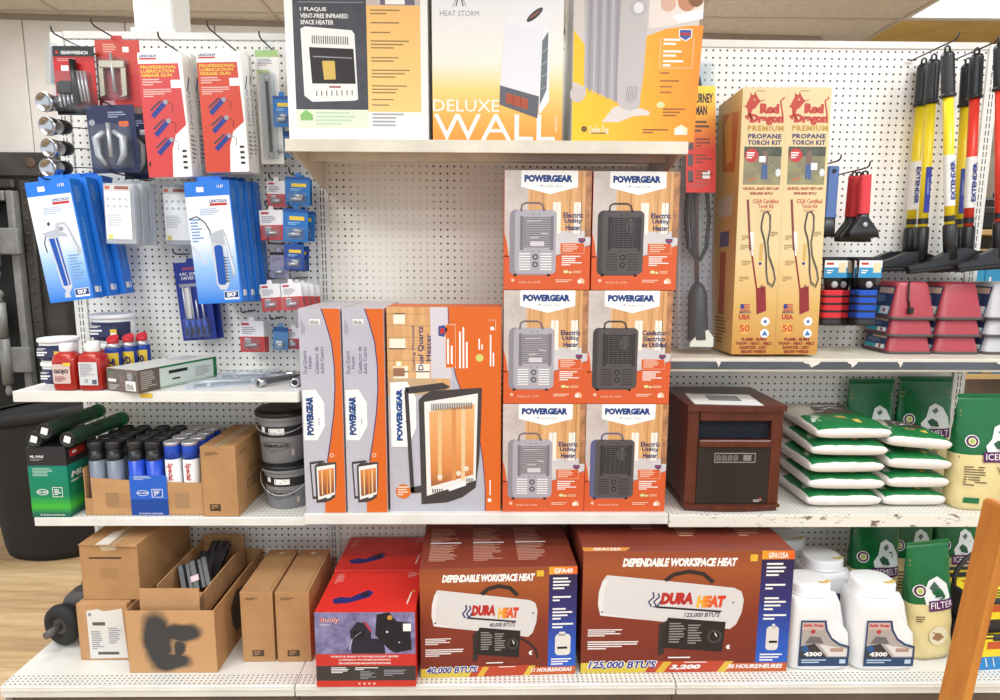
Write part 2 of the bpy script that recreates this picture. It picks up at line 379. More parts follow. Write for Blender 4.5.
# ---- ceiling: suspended grid, tiles, troffers
ce = struct(link('ceiling', None, None, (0, 0, CEIL)))
TILE = mat('ceiling_tile_tan', (224, 212, 196), .95, var=.14, vs=30, col2=(206, 193, 175), bump=.35, bs=120, spec=.1)
STAIN = mat('ceiling_tile_stained', (222, 190, 118), .95, var=.5, vs=4, col2=(204, 164, 88), bump=.3, bs=120, spec=.1)
GRID = mat('ceiling_grid_tan', (200, 186, 166), .6)
gxs = [94+48*k for k in range(-6, 5)]; gys = [59+24*k for k in range(-10, 4)]
where = {(94, 35): 'above the brooms on the right', (-98, -61): 'over the left of the aisle', (46, -61): 'over the right of the aisle', (-2, -109): 'behind the viewer in the middle', (-98, -109): 'behind the viewer on the left', (94, -109): 'behind the viewer on the right', (-50, -157): 'far back on the left', (46, -157): 'far back on the right', (-98, 11): 'added out of view behind the shelving on the left to brighten the wall', (-2, 11): 'added out of view behind the shelving in the middle to brighten the wall'}  # the two behind the shelving are added, unseen, to brighten the back wall
lights = set(where)
tme = None
for x in gxs[:-1]:
    for y in gys[:-1]:
        if (x, y) in lights: continue
        if (x, y) == (94, 59): MB().box(.5, .5, 0, 47.5, 23.5, .6, STAIN, .1).build('ceiling_tile', ce, (x, y, 0)); continue
        if tme is None: tme = MB().box(.5, .5, 0, 47.5, 23.5, .6, TILE, .1).build('ceiling_tile', ce, (x, y, 0))
        else: link('ceiling_tile', tme.data, ce, (x, y, 0))
gm = MB()
for x in gxs: gm.box(x-.45, gys[0], -.12, x+.45, gys[-1], .02, GRID)
for y in gys: gm.box(gxs[0], y-.45, -.11, gxs[-1], y+.45, .02, GRID)
gm.build('ceiling_grid', ce)
MB().box(gxs[0], gys[0], .7, gxs[-1], gys[-1], 1.4, mat('ceiling_void', (120, 110, 98), .9)).build('ceiling_deck', ce)
DIFF = mat('troffer_diffuser', (255, 253, 248), .5, emit=1.6)
for (x, y) in sorted(lights):
    t = thing('ceiling_light', 'white fluorescent ceiling panel '+where[x, y], 'ceiling light', (x+24, y+12, CEIL), group='fluorescent ceiling panels')
    f_ = MB()
    for a in ((-23.6, -11.6, 23.6, -10.6), (-23.6, 10.6, 23.6, 11.6), (-23.6, -10.6, -22.6, 10.6), (22.6, -10.6, 23.6, 10.6)): f_.box(a[0], a[1], .0, a[2], a[3], .5, WP)
    f_.build('frame', t); MB().box(-22.6, -10.6, .1, 22.6, 10.6, .3, DIFF).build('diffuser', t)
    la = bpy.data.lights.new('troffer_light', 'AREA'); la.shape = 'RECTANGLE'; la.size = 45*I; la.size_y = 21*I; la.energy = LAMP_W; la.color = (.9, .955, 1)
    lo = bpy.data.objects.new('troffer_light', la); C.objects.link(lo); lo.parent = t; lo.location = (0, 0, -.15*I)

# ---- walls behind the shelving
WALL = mat('wall_panel_beige', (226, 218, 208), .8, var=.06, vs=3, bump=.05, bs=20)
WALL2 = mat('wall_seam', (96, 86, 76), .9)
wa, wb = WZ(0, 14, CEIL), WZ(820, 37, CEIL)
wdir = (wb-wa); ang = math.atan2(wdir.y, wdir.x)
wl = struct(link('wall_back', None, None, (wa.x, wa.y, 0), (0, 0, ang)))
MB().box(-60, .5, 0, wdir.length, 4, CEIL, WALL2).build('wall_core', wl)
sx = [-60, -38, -16]+[(WY(px, 60, wa.y+ (px/820)*wdir.y)-wa).x for px in (26, 128, 217)]
x = sx[-1]
while x < wdir.length-25: x += 21.5; sx.append(x)
sx.append(wdir.length)
for a, b in zip(sx[:-1], sx[1:]): MB().box(a+.12, -.2, 0, b-.12, .5, CEIL, WALL, .15).build('wall_panel', wl)
MB().box(wb.x+2, 100, 0, 260, 104, CEIL, mat('far_wall_tan', (176, 160, 140), .9, var=.15, vs=4)).build('wall_far'); struct(bpy.data.objects['wall_far'])
struct(MB().box(-60, -.6, CEIL-1.2, wdir.length, -.2, CEIL, mat('wall_trim_brown', (150, 134, 116), .7)).build('trim_1', None, (wa.x, wa.y, 0), (0, 0, ang)))
pc = (WY(140, 17, 7).x+WY(179, 17, 7).x)/2
struct(MB().box(-2.9, -2.9, 0, 2.9, 2.9, CEIL, WP, .25).box(-3.3, -3.3, 0, 3.3, 3.3, 92.5, WP, .2).build('trim_2', None, (pc, 8, 0)))

# ================================================================ far left background
SAFE = mat('safe_dark_steel', (78, 73, 68), .55, metal=.3, var=.4, vs=6, col2=(40, 37, 34), bump=.1)
SAFE2 = mat('safe_grey_steel', (150, 148, 144), .45, metal=.15, var=.25, vs=8)
RUST = mat('rusty_bolt', (92, 70, 54), .7, metal=.3)
t = thing('vault_door', 'old dark steel vault door with heavy ball-tipped hinges behind the shelving', 'vault door', (-113.3, 52, -15.3)); t.scale = (1.2586,)*3
MB().box(-20, 0, 12.2, 12.8, 5, 77.4, SAFE, .4).build('door_slab', t)
MB().box(-20, -.8, 73.0, 12.4, 0, 77.2, SAFE, .3).build('top_rail', t)
MB().box(-20, -1.2, 71, 6.0, -.1, 72.6, SAFE, .3).build('ledge', t)
f_ = MB(); f_.box(5.0, -2.0, 14, 6.3, -.1, 70.6, SAFE2, .2); f_.box(-20, -2.0, 68.8, 4.7, -.1, 70.6, SAFE2, .2); f_.build('inner_frame', t)
MB().box(-20, -.6, 14, 4.6, -.1, 68.6, mat('safe_recess', (30, 28, 27), .8), .2).build('recess', t)
MB().box(6.8, -.9, 14, 8.6, -.1, 72.4, SAFE, .2).build('edge_strip', t)
for k in range(18):
    MB().lathe([(.26, 0), (.22, .12), (.1, .2)], RUST, seg=8).build('bolt', t, (7.7, -.9, 71-k*2.6), (math.radians(90), 0, 0))
MB().lathe([(.9, 0), (.85, .12), (.5, .14)], RUST, seg=16).build('bolt_hole', t, (9.2, -.8, 75.4), (math.radians(90), 0, 0))
def hinge(zc, px):
    h = MB(); h.cyl((0, 0, -7), (0, 0, 1.2), .85, SAFE2); h.cyl((0, 0, 1.4), (0, 0, 7.6), .85, SAFE2); h.lathe([(.6, 7.6), (.4, 8.4), (.7, 8.8), (.72, 9.3), (.45, 9.8), (.1, 9.9)], SAFE2, seg=12); h.lathe([(.1, -9.2), (.5, -8.9), (.62, -8.3), (.4, -7.6), (.4, -7)], SAFE2, seg=12)
    h = h.build('hinge', t, (px, -3.6, zc)); MB().box(.6, .3, -5.0, 4.0, 1.3, -.4, SAFE2, .2).build('hinge_leaf', h); MB().box(-7, .3, 1.6, -.6, 1.5, 7, SAFE2, .2).build('hinge_leaf', h)
hinge(64.5, 3.4); hinge(43.5, 3.4)
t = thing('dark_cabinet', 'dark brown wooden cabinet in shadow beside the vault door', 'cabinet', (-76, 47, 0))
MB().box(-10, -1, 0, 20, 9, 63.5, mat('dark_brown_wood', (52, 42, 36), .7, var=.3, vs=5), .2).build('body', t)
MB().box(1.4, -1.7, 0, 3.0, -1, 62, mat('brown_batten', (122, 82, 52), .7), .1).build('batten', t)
RUB = mat('bin_black_rubber', (34, 31, 30), .75, var=.3, vs=6, col2=(24, 22, 21), bump=.3, bs=14)
t = thing('rubber_bin', 'big black rubber trash bin standing on the wooden floor', 'trash bin', (-88.6, 31, 0)); 
def ringb(r, z, tilt=0): return [(r*math.cos(a)*1.08, r*math.sin(a)*.8, z+tilt*r*math.cos(a)) for a in [2*math.pi*k/40 for k in range(40)]]
MB().ring([ringb(8.6, 0), ringb(9.2, .2), ringb(9.6, 2), ringb(11.2, 16, .03), ringb(12.2, 26, .1), ringb(12.2, 29.4, .14), ringb(11.6, 29.4, .14), ringb(11.2, 26, .1), ringb(8.4, 1)], RUB).build('body', t)
MB().ring([ringb(12.3, 28, .13), ringb(13.3, 28.2, .13), ringb(13.4, 29.6, .13), ringb(12.2, 30.0, .13), ringb(11.4, 29.8, .13)], RUB, caps=False).build('rim', t)

# ================================================================ left bay: hanging stock
def hook(px, py, Y, label, dz=.0, Ybase=-.35):
    p = WY(px, py, Y); t = thing('peg_hook', label, 'peg hook', (p.x, Ybase, p.z-dz), group='steel peg hooks')
    MB().tube([(0, .0, -.02), (0, Y-Ybase+.7, 0), (0, Y-Ybase+.15, .22), (0, Y-Ybase, .75)], .11, DKST, 8).build('rod', t)
    MB().tube([(-.5, .0, .12), (-.5, -.2, 0), (.5, -.2, 0), (.5, .0, .12)], .09, DKST, 6).build('peg_clip', t); return t
def hung(name, label, cat, r, Y, roll=0, group=None, yaw=0):     # empty at the bottom centre of a hanging thing's front face
    x, z, w, h = r; a = math.radians(roll)
    cx, cz = x, z+h/2; bx = cx-math.sin(a)*h/2*-1*-1; bz = cz-math.cos(a)*h/2
    return thing(name, label, cat, (cx+math.sin(-a)*h/2, Y, bz), (0, a, math.radians(yaw)), group), w, h
def hang_tab(t, w, h, m, tw=None):
    tw = tw or w*.3
    MB().prism([(-tw/2, h-.1), (tw/2, h-.1), (tw/2*.7, h+.55), (-tw/2*.7, h+.55)], 'y', .02, .08, m).build('hang_tab', t)
def P(w, h, y=0.0): return Pr((-w/2, y, 0), (1, 0, 0), (0, 0, 1), w, h)

# black and red puller set
hook(51, 32, -9, 'leftmost steel hook, above the black and red puller set'); hook(91, 24, -9, 'steel hook above the red puller card')
t, w, h = hung('puller_set_pack', 'black and red carded puller set hanging at the far left', 'tool pack', rect(55, 96, 46, 115, -6), -6)
MB().box(-w/2, 0, 0, w/2, .1, h, iK, .02).build('card', t); hang_tab(t, w, h, HAZY)
p = P(w, h); p.rect(0, .06, 1, 1, grad('card_red_black', [(0, (58, 20, 24)), (.4, (200, 40, 40)), (.75, (190, 34, 36)), (1, (40, 20, 22))], 2, 0, h)); p.rect(0, .05, 1, .15, iK, 2); p.text('GEARWRENCH', .2, .07, .85, .12, iW, bold=.02); p.circ(.1, .095, .18, iR, 3); p.lines(.1, .18, .7, .23, 2, ink(230, 150, 150)); p.rect(.18, .28, .36, .36, iW, 3); p.rect(.1, .5, .45, .97, iK, 2); p.rect(0, .9, 1, 1, iK, 2); p.build('card_print', t)
MB().box(-w*.42, -1.3, h*.04, w*.46, -.03, h*.62, CLR, .2).build('blister', t)
MB().cyl((w*.08, -.7, h*.14), (w*.04, -.7, h*.78), .42, BLK, 10).build('forcing_screw', t)
for k in range(3): MB().tube([(w*(.2+.08*k), -.6, h*.18), (w*(.12+.09*k), -.6, h*.62)], .16, STEEL, 8).build('puller_rod', t)
for k in range(4): MB().cyl((-w*(.34-.1*k), -.5, h*(.1+.02*k)), (-w*(.36-.1*k), -.5, h*.28), .17, STEEL, 8).build('bolt', t)
MB().box(-w*.38, -.9, h*.3, -w*.02, -.3, h*.46, BLK, .1).build('yoke', t)
t, w, h = hung('clear_pack', 'narrow clear plastic pack at the left edge behind the puller set', 'tool pack', rect(45, 54, 42, 84, -3.2), -3.2, 6)
MB().box(-w/2, 0, 0, w/2, .8, h, HAZY, .15).build('blister', t); MB().box(-w*.35, .85, .3, w*.35, .93, h-.3, iGr).build('card', t)
# red puller card
t, w, h = hung('puller_card', 'bright red carded two-jaw puller beside the black and red set', 'tool pack', rect(97, 141, 40, 107, -5), -5)
MB().box(-w/2, 0, 0, w/2, .1, h, iR, .02).build('card', t); hang_tab(t, w, h, iR)
p = P(w, h); p.rect(0, 0, 1, .5, ink(214, 62, 46)); p.rect(.62, .1, .76, .18, iW, 2); p.lines(.18, .06, .55, .2, 4, ink(236, 170, 150)); p.rect(.06, .3, .75, .9, ink(196, 60, 62), 2); p.build('card_print', t)
MB().box(-w*.44, -1.1, h*.1, w*.26, -.03, h*.72, CLR, .2).build('blister', t)
OLD = mat('brushed_brass_steel', (170, 160, 140), .35, metal=.7)
MB().box(-w*.38, -.8, h*.56, w*.2, -.3, h*.68, OLD, .1).build('yoke', t)
for s_ in (-1, 1): MB().prism([(-.3, 0), (.3, 0), (.3, -h*.42), (-.3*s_+.3*s_*3, -h*.46), (-.3, -h*.42)] if s_ < 0 else [(-.3, 0), (.3, 0), (.3, -h*.42), (-.9, -h*.46), (-.3, -h*.42)], 'y', -.7, -.4, OLD).build('jaw', t, (-w*.09+s_*w*.25, 0, h*.58))
MB().cyl((-w*.06, -.6, h*.2), (-w*.1, -.6, h*.78), .22, STEEL, 8).build('forcing_screw', t)
# navy puller packs
NAVY = ink(36, 44, 84)
def navy(r, Y, roll, label, full):
    t, w, h = hung('jaw_puller_pack', label, 'tool pack', r, Y, roll, 'navy jaw puller packs')
    MB().box(-w/2, 0, 0, w/2, .1, h, NAVY, .02).build('card', t); hang_tab(t, w, h, HAZY)
    p = P(w, h); p.circ(.1, .25, .4, iGr, 1); p.lines(.45, .1, .9, .2, 3, ink(150, 156, 186)); p.rect(.66, .24, .86, .32, iO if full else iW, 2); p.build('card_print', t)
    MB().box(-w*.42, -1.5, h*.06, w*.42, -.03, h*.7, CLR, .3).build('blister', t)
    for s_ in (-1, 1): MB().tube([(s_*w*.1, -.8, h*.6), (s_*w*.28, -.8, h*.5), (s_*w*.26, -.8, h*.25), (s_*w*.12, -.8, h*.1)], [.3, .5, .42, .22], STEEL, 8).build('jaw', t)
    MB().cyl((0, -.8, h*.22), (0, -.8, h*.72), .28, STEEL, 10).build('forcing_screw', t)
hook(99, 100, -9, 'steel hook above the navy jaw puller packs')
navy(rect(89, 137, 105, 173, -7), -7, -2, 'navy blue jaw puller pack with an orange sticker, in front', True)
navy(rect(122, 151, 114, 179, -3.6), -3.6, -1, 'navy blue jaw puller pack hanging behind the stickered one', False)
# chrome tips along the left edge
for k, (cx, cy, n_) in enumerate(((44, 102, 'topmost'), (47, 126, 'second from the top'), (49, 148, 'third from the top'), (48, 168, 'lowest'))):
    q = WY(cx, cy, -8); t = thing('chrome_exhaust_tip', 'round chrome tip at the left pegboard edge, '+n_, 'exhaust tip', (q.x-.1, -8, q.z), group='chrome tips at the pegboard edge')
    MB().lathe([(.02, .1), (1.0, .12), (1.08, 0), (1.2, 0), (1.24, .3), (1.1, 1.2), (.95, 1.6), (.8, 3.4), (.6, 3.6)], CHROME, seg=20).build('shell', t, rot=(math.radians(-82), 0, math.radians(-10)))
    MB().lathe([(.9, 1.9), (1.0, 2.0), (.92, 3.2), (.8, 3.3)], BLK, seg=16).build('sleeve', t, rot=(math.radians(-82), 0, math.radians(-10)))
    MB().tube([(1.5, 7.4, 1.0), (1.0, 5.2, .8), (.7, 3, .4)], .08, DKST, 6).build('wire', t)
# red and white lubrication gun boxes
def lube_box(name, label, r, Y, dep, first, roll=0):
    t, w, h = hung(name, label, 'boxed tool', r, Y, roll, 'red and white lubrication gun boxes')
    MB().box(-w/2, 0, 0, w/2, dep, h, iW, .06).build('carton', t)
    rd = ink(222, 66, 66) if first else ink(224, 72, 48)
    p = P(w, h); p.poly([(0, .09), (.9, .09), (.96, .58), (.7, .66), (.6, .78), (.56, 1), (0, 1)], rd); p.text('LINCOLN', .04, .018, .42, .04, iB, bold=.03); p.rect(.04, .045, .42, .058, iR, 2)
    yl = ink(244, 214, 60)
    for i, s_ in enumerate(('PROFESSIONAL', 'LUBRICATION', 'GREASE GUN')): p.text(s_, .05, .105+i*.032, .86-.06*i, .13+i*.032, yl, bold=.025)
    p.lines(.06, .21, .6, .27, 3, ink(240, 190, 180)); p.lines(.06, .29, .8, .36, 4, ink(240, 190, 180)); p.rect(.7, .22, .92, .285, iW, 4)
    for k in range(3):
        v = .44+.15*k; u = .24+.03*k
        p.path([(u-.02, v+.07), (u+.28, v-.04)], .62, ink(40, 60, 150), 3); p.path([(u-.06, v+.02), (u+.2, v-.06)], .2, ink(60, 60, 80), 4); p.circ(u+.3, v-.045, .3, iGr, 4); p.path([(u+.3, v-.05), (u+.46, v-.02), (u+.44, v+.04)], .07, iK, 3)
    for k in range(4): p.rect(.82, .78+.045*k, .92, .8+.045*k, iK, 2)
    p.build('front_print', t)
    p = Pr((w/2, 0, 0), (0, 1, 0), (0, 0, 1), dep, h); p.text('LINCOLN', .3, .3, .6, .6, ink(90, 96, 150), rot=90); p.lines(.2, .65, .8, .9, 7, iGr); p.path([(.3, .3), (.6, .18)], .3, ink(60, 70, 130)); p.build('side_print', t)
    MB().prism([(-.9, h-.02), (.9, h-.02), (.7, h+.8), (-.7, h+.8)], 'y', dep*.5, dep*.5+.06, WP).build('hang_tab', t)
hook(158, 38, -10.5, 'steel hook above the left lubrication gun boxes'); hook(207, 27, -10.5, 'steel hook above the right lubrication gun boxes')
for i, (dx, n_) in enumerate(((0, 'front box of the left row'), (9, 'second box of the left row'), (14, 'back box of the left row'))):
    lube_box('lubrication_gun_box', 'red and white lubrication gun box, '+n_, rect(143+dx, 187+dx*1.0, 52+dx*.1, 177, -9.4+2.5*i), -9.4+2.5*i, 2.3, i == 0, -1.5)
for i, (dx, n_) in enumerate(((0, 'front box of the right row'), (4, 'second box of the right row'))):
    lube_box('lubrication_gun_box', 'red and white lubrication gun box, '+n_, rect(201+dx, 245+dx, 51, 172, -9.4+2.9*i), -9.4+2.9*i, 2.5, False, -1.5)
# green topped hose pack
hook(259, 37, -6, 'steel hook above the green topped hose pack')
t, w, h = hung('hose_pack', 'long white and green pack with a black grease hose', 'hose pack', rect(258, 281, 50, 164, -4.2), -4.2, -1)
MB().box(-w/2, 0, 0, w/2, .1, h, iW, .02).build('card', t); hang_tab(t, w, h, HAZY, 1)
p = P(w, h); p.rect(0, 0, 1, .06, ink(170, 210, 130)); p.rect(.05, .17, .6, .21, ink(190, 214, 150)); p.lines(.1, .075, .85, .14, 5, iGr); p.build('card_print', t)
MB().box(-w*.32, -.75, h*.04, w*.32, -.03, h*.8, HAZY, .2).build('blister', t)
MB().cyl((0, -.4, h*.1), (-.05, -.4, h*.72), .22, BLK, 10).build('hose', t); MB().cyl((-.05, -.4, h*.72), (-.05, -.4, h*.79), .3, STEEL, 10).build('fitting', t); MB().cyl((0, -.4, h*.05), (0, -.4, h*.1), .3, STEEL, 10).build('fitting', t)

# blue grease gun boxes
BLUEB = mat('blue_box_ink', (28, 116, 214), .4)
def gun_box(label, r, Y, dep, roll, style):
    t, w, h = hung('grease_gun_box', label, 'boxed tool', r, Y, roll, 'blue grease gun boxes')
    MB().box(-w/2, 0, 0, w/2, dep, h, BLUEB, .05).build('carton', t)
    MB().prism([(-1.6, h-.02), (1.6, h-.02), (1.6, h+.7), (-1.6, h+.7)], 'y', dep*.4, dep*.4+.06, BLUEB).build('hang_tab', t)
    if style:
        gm_ = grad('gun_box_front_%d' % style, [(0, (40, 120, 214)), (.35, (150, 190, 232)), (.6, (228, 232, 240)), (1, (232, 234, 240))], 2, 0, h*.88)
        p = P(w, h); p.rect(0, .12, .97, 1, gm_); p.text('1133' if style == 1 else '1147', .72, .035, .86, .06, iW, bold=.02); p.rect(.26, .045, .42, .085, iW, 2)
        p.text('LINCOLN', .52, .15, .9, .175, iB, bold=.03); p.rect(.52, .18, .9, .2, iR, 2); p.lines(.28, .22, .8, .28, 4, ink(170, 190, 220))
        sv = ink(196, 200, 208); bl = ink(24, 86, 190); tx = ink(120, 160, 214)
        if style == 1:
            p.poly([(.24, .45), (.5, .45), (.58, .88), (.47, .94), (.35, .88)], sv, 2); p.poly([(.28, .47), (.4, .47), (.49, .87), (.39, .87)], bl, 3); p.poly([(.43, .47), (.475, .47), (.55, .86), (.52, .87)], bl, 3)
            p.poly([(.14, .42), (.46, .4), (.5, .35), (.7, .345), (.78, .4), (.95, .6), (.87, .63), (.7, .47), (.52, .46), (.24, .455)], ink(178, 182, 192), 4); p.poly([(.56, .37), (.68, .365), (.74, .41), (.86, .58), (.84, .59), (.68, .44), (.56, .42)], ink(216, 220, 226), 5); p.circ(.6, .4, .3, iGr, 6); p.poly([(.3, .345), (.36, .33), (.38, .355), (.32, .37)], ink(60, 70, 110), 4)
            p.path([(.24, .43), (.16, .5), (.18, .58)], .14, iK, 3); p.poly([(.38, .92), (.46, .92), (.5, .97), (.36, .97)], sv, 3)
        else:
            p.poly([(.44, .5), (.72, .49), (.75, .84), (.68, .89), (.54, .89), (.47, .84)], sv, 2); p.rr(.5, .52, .69, .85, .4, bl, 3); p.poly([(.42, .43), (.74, .39), (.8, .44), (.92, .76), (.85, .78), (.75, .52), (.46, .5)], ink(178, 182, 192), 4); p.poly([(.74, .42), (.78, .46), (.89, .74), (.87, .75), (.76, .5)], ink(220, 224, 230), 5)
            p.path([(.02, .3), (.2, .28), (.36, .33), (.45, .4), (.46, .46)], .16, iK, 3); p.path([(.02, .52), (.16, .6), (.3, .68)], .3, sv, 3); p.lines(.04, .3, .3, .5, 8, tx, 3)
        p.lines(.62, .62, .92, .84, 9, tx, 2); p.rect(.6, .905, .93, .975, iW, 3); p.rect(.61, .91, .92, .96, iB, 4); p.text('SKF', .66, .917, .87, .952, iW, 5, bold=.04); p.build('front_print', t)
    p = Pr((w/2, 0, 0), (0, 1, 0), (0, 0, 1), dep, h); tx = ink(110, 170, 236); p.lines(.2, .06, .75, .2, 8, tx); p.lines(.35, .32, .6, .8, 22, tx); p.rect(.25, .9, .6, .95, iW); p.rect(.7, .9, .8, .95, iW); p.build('side_print', t)
hook(40, 178, -11.5, 'steel hook holding the left blue grease gun boxes'); hook(150, 168, -9.5, 'steel hook holding the right blue grease gun boxes')
for i, n_ in enumerate(('front box of the left group', 'middle box of the left group', 'rearmost box of the left group')):
    Y = -10.6+2.55*i; gun_box('blue grease gun box, '+n_, rect(37+19*i, 82+16*i, 180-1.5*i, 301-2.5*i, Y), Y, 2.3, -7.0, 1 if i == 0 else 0)
for i, n_ in enumerate(('front box of the right group', 'second box of the right group', 'third box of the right group', 'rearmost box of the right group')):
    Y = -9.6+2.3*i; gun_box('blue grease gun box, '+n_, rect(191+8*i, 236+8*i, 181+.5*i, 303-.3*i, Y), Y, 2.1, -3.6, 2 if i == 0 else 0)
# clear assortment cases
def case(label, r, Y, roll=0):
    t, w, h = hung('assortment_case', label, 'assortment case', r, Y, roll, 'clear fitting assortment cases')
    MB().box(-w/2, .5, 0, w/2, 1.5, h, clear('frosted_case', .45, rough=.35), .12).build('tray', t); MB().box(-w/2, 0, 0, w/2, .46, h, clear('frosted_lid', .3, rough=.3), .1).build('lid', t)
    MB().box(-w*.46, .48, h*.03, w*.46, .5, h*.97, ink(236, 238, 238)).build('insert_card', t)
    p = P(w, h); p.rect(.05, .03, .9, .13, ink(200, 196, 192)); p.rect(.08, .05, .24, .1, ink(214, 110, 60), 2); p.rect(.4, .05, .86, .1, ink(160, 90, 80), 2); p.lines(.1, .5, .7, .72, 8, ink(190, 194, 200), 2); p.rect(.1, .84, .26, .92, ink(230, 220, 120), 2)
    for k in range(8): p.circ(.16+.2*(k % 4), .26+.12*(k//4), .2, ink(184, 188, 194), 2)
    p.build('lid_print', t)
    MB().box(-.5, .2, h, .5, .9, h+.35, HAZY, .1).build('hang_tab', t); return t
hook(110, 172, -9.5, 'steel hook holding the row of clear assortment cases')
for i, n_ in enumerate(('front case of the row', 'middle case of the row', 'back case of the row')): case('clear plastic fitting assortment case, '+n_, rect(104+9*i, 134+8.5*i, 183, 244+.5*i, -9+1.75*i), -9+1.75*i, 1)
case('clear plastic fitting assortment case half hidden by the blue boxes', rect(163, 192, 186, 245, -3.5), -3.5)
# screwdriver sets
def drivers(label, r, Y, roll, full):
    t, w, h = hung('screwdriver_set', label, 'screwdriver set', r, Y, roll, 'blue carded screwdriver sets'); NB = ink(32, 52, 150)
    MB().box(-w/2, 0, 0, w/2, .1, h, NB, .03).build('card', t); hang_tab(t, w, h, NB, 1.2)
    if not full: return
    p = P(w, h); p.text('LINCOLN', .25, .06, .65, .1, ink(220, 80, 70), bold=.02); p.text('4 PC. SCREW\nDRIVER SET', .15, .13, .8, .22, iW, bold=.01); p.rect(.1, .27, .85, .31, iGr); p.rect(.18, .32, .42, .72, iW); p.build('card_print', t)
    MB().box(-w*.36, -1.0, h*.03, w*.4, -.03, h*.29, CLR, .2).build('blister', t)
    for k in range(4):
        x = -w*.25+k*w*.17; MB().cyl((x, -.5, h*.05), (x, -.5, h*.27), .33, ink(36, 82, 190), 10).build('handle', t); MB().cyl((x-.02, -.83, h*.08), (x-.02, -.83, h*.18), .14, BLK, 6).build('grip', t)
        MB().cyl((x, -.5, h*.27), (x-.1, -.4, h*(.7 if k < 2 else .52)), .14, STEEL, 8).build('shaft', t)
hook(173, 254, -4, 'steel hook holding the screwdriver sets')
drivers('blue carded screwdriver set showing four blue handles', rect(178, 212, 262, 340, -3), -3, -4, True); drivers('blue screwdriver card hidden behind the front set', rect(187, 219, 262, 339, -1.8), -1.8, -4, False)

# small carded fittings: (x0,x1,y0,y1,Y,kind,label)
def small(x0, x1, y0, y1, Y, kind, label, roll=0):
    t, w, h = hung('fitting_card', label, 'fitting card', rect(x0, x1, y0, y1, Y), Y, roll, 'small carded fittings')
    base = {'r': ink(226, 224, 226), 'b': ink(34, 118, 196), 'd': ink(38, 76, 160), 'g': ink(150, 146, 170), 'c': ink(84, 136, 190)}[kind]
    MB().box(-w/2, 0, 0, w/2, .06, h, base, .02).build('card', t); hang_tab(t, w, h, base, .8)
    p = P(w, h)
    if kind == 'r': p.rect(0, .5, 1, 1, ink(214, 66, 66)); p.rect(.08, .06, .4, .14, ink(200, 70, 80)); p.lines(.1, .2, .8, .44, 4, iGr); p.rect(.2, .55, .45, .72, iW, 2)
    elif kind in 'bd': p.rect(.25, .22, .85, .34, iY); p.rect(0, 0, 1, .1, ink(20, 80, 160)); p.lines(.2, .4, .85, .5, 2, ink(150, 200, 236))
    elif kind == 'g': p.rect(0, 0, 1, .12, iK); p.lines(.1, .2, .8, .4, 3, ink(110, 106, 130))
    else: p.rect(0, 0, 1, .2, ink(30, 84, 150)); p.rect(.2, .6, .6, .9, iW)
    p.build('card_print', t)
    MB().box(-w*.38, -.7, h*.06, w*.38, -.02, h*.46, CLR, .15).build('blister', t)
    MB().cyl((-w*.25, -.32, h*.22), (w*.22, -.32, h*.25), .24, STEEL, 10).build('fitting', t)
    if kind in 'bd': MB().cyl((-w*.1, -.3, h*.36), (w*.26, -.3, h*.34), .2, STEEL, 10).build('fitting', t)
hook(269, 178, -6, 'steel hook of the top row red fitting card'); hook(289, 173, -6, 'steel hook of the top row blue fitting cards')
small(273, 291, 96, 127, -6, 'b', 'light blue fitting card tucked beside the white heater box'); small(274, 291, 131, 158, -4, 'c', 'grey-blue fitting card below the light blue one by the heater box')
small(267, 286, 181, 207, -5, 'r', 'red and white fitting card in the top row of small cards'); small(285, 310, 177, 206, -5.2, 'b', 'blue fitting card in front of the top row', 2); small(292, 312, 179, 205, -3.2, 'b', 'blue fitting card at the back of the top row', 2)
hook(265, 206, -6, 'steel hook of the second row red fitting card'); hook(288, 207, -6, 'steel hook of the second row blue fitting cards')
small(260, 284, 210, 240, -5.2, 'r', 'red and white fitting card in the second row of small cards', -2); small(283, 308, 209, 242, -5.4, 'b', 'blue fitting card in front of the second row', 3); small(291, 315, 211, 241, -3.4, 'b', 'blue fitting card at the back of the second row', 3)
hook(268, 243, -6, 'steel hook of the third row grey fitting card')
small(270, 288, 252, 278, -4.4, 'g', 'grey and black fitting card in the third row'); small(284, 304, 244, 270, -5.4, 'd', 'dark blue fitting card in front of the third row', 2); small(290, 309, 246, 271, -3.6, 'd', 'dark blue fitting card at the back of the third row', 2)
hook(268, 279, -7, 'left steel hook of the fourth row fitting cards'); hook(290, 279, -7, 'right steel hook of the fourth row fitting cards')
small(261, 281, 284, 311, -6.4, 'r', 'red and white fitting card at the left of the fourth row', -4)
for i, n_ in enumerate(('front', 'second', 'third', 'last')): small(282+6*i, 302+6*i, 283+.6*i, 310-.4*i, -6.6+1.15*i, 'r', 'red and white fitting card in the right file of the fourth row, '+n_, -4)
hook(241, 313, -4.5, 'steel hook of the red card above the chrome pins'); hook(270, 320, -4.5, 'steel hook of the low blue and pink cards')
for i, n_ in enumerate(('front', 'second', 'third')): small(240+2.2*i, 264+2.2*i, 321, 352, -4+1.1*i, 'r', 'lone red and grey fitting card above the chrome pins, %s of three' % n_)
small(273, 288, 327, 350, -3.6, 'c', 'pale blue fitting card beside the grey heater boxes', 3); small(287, 300, 328, 349, -2.8, 'r', 'pink and white fitting card beside the grey heater boxes')

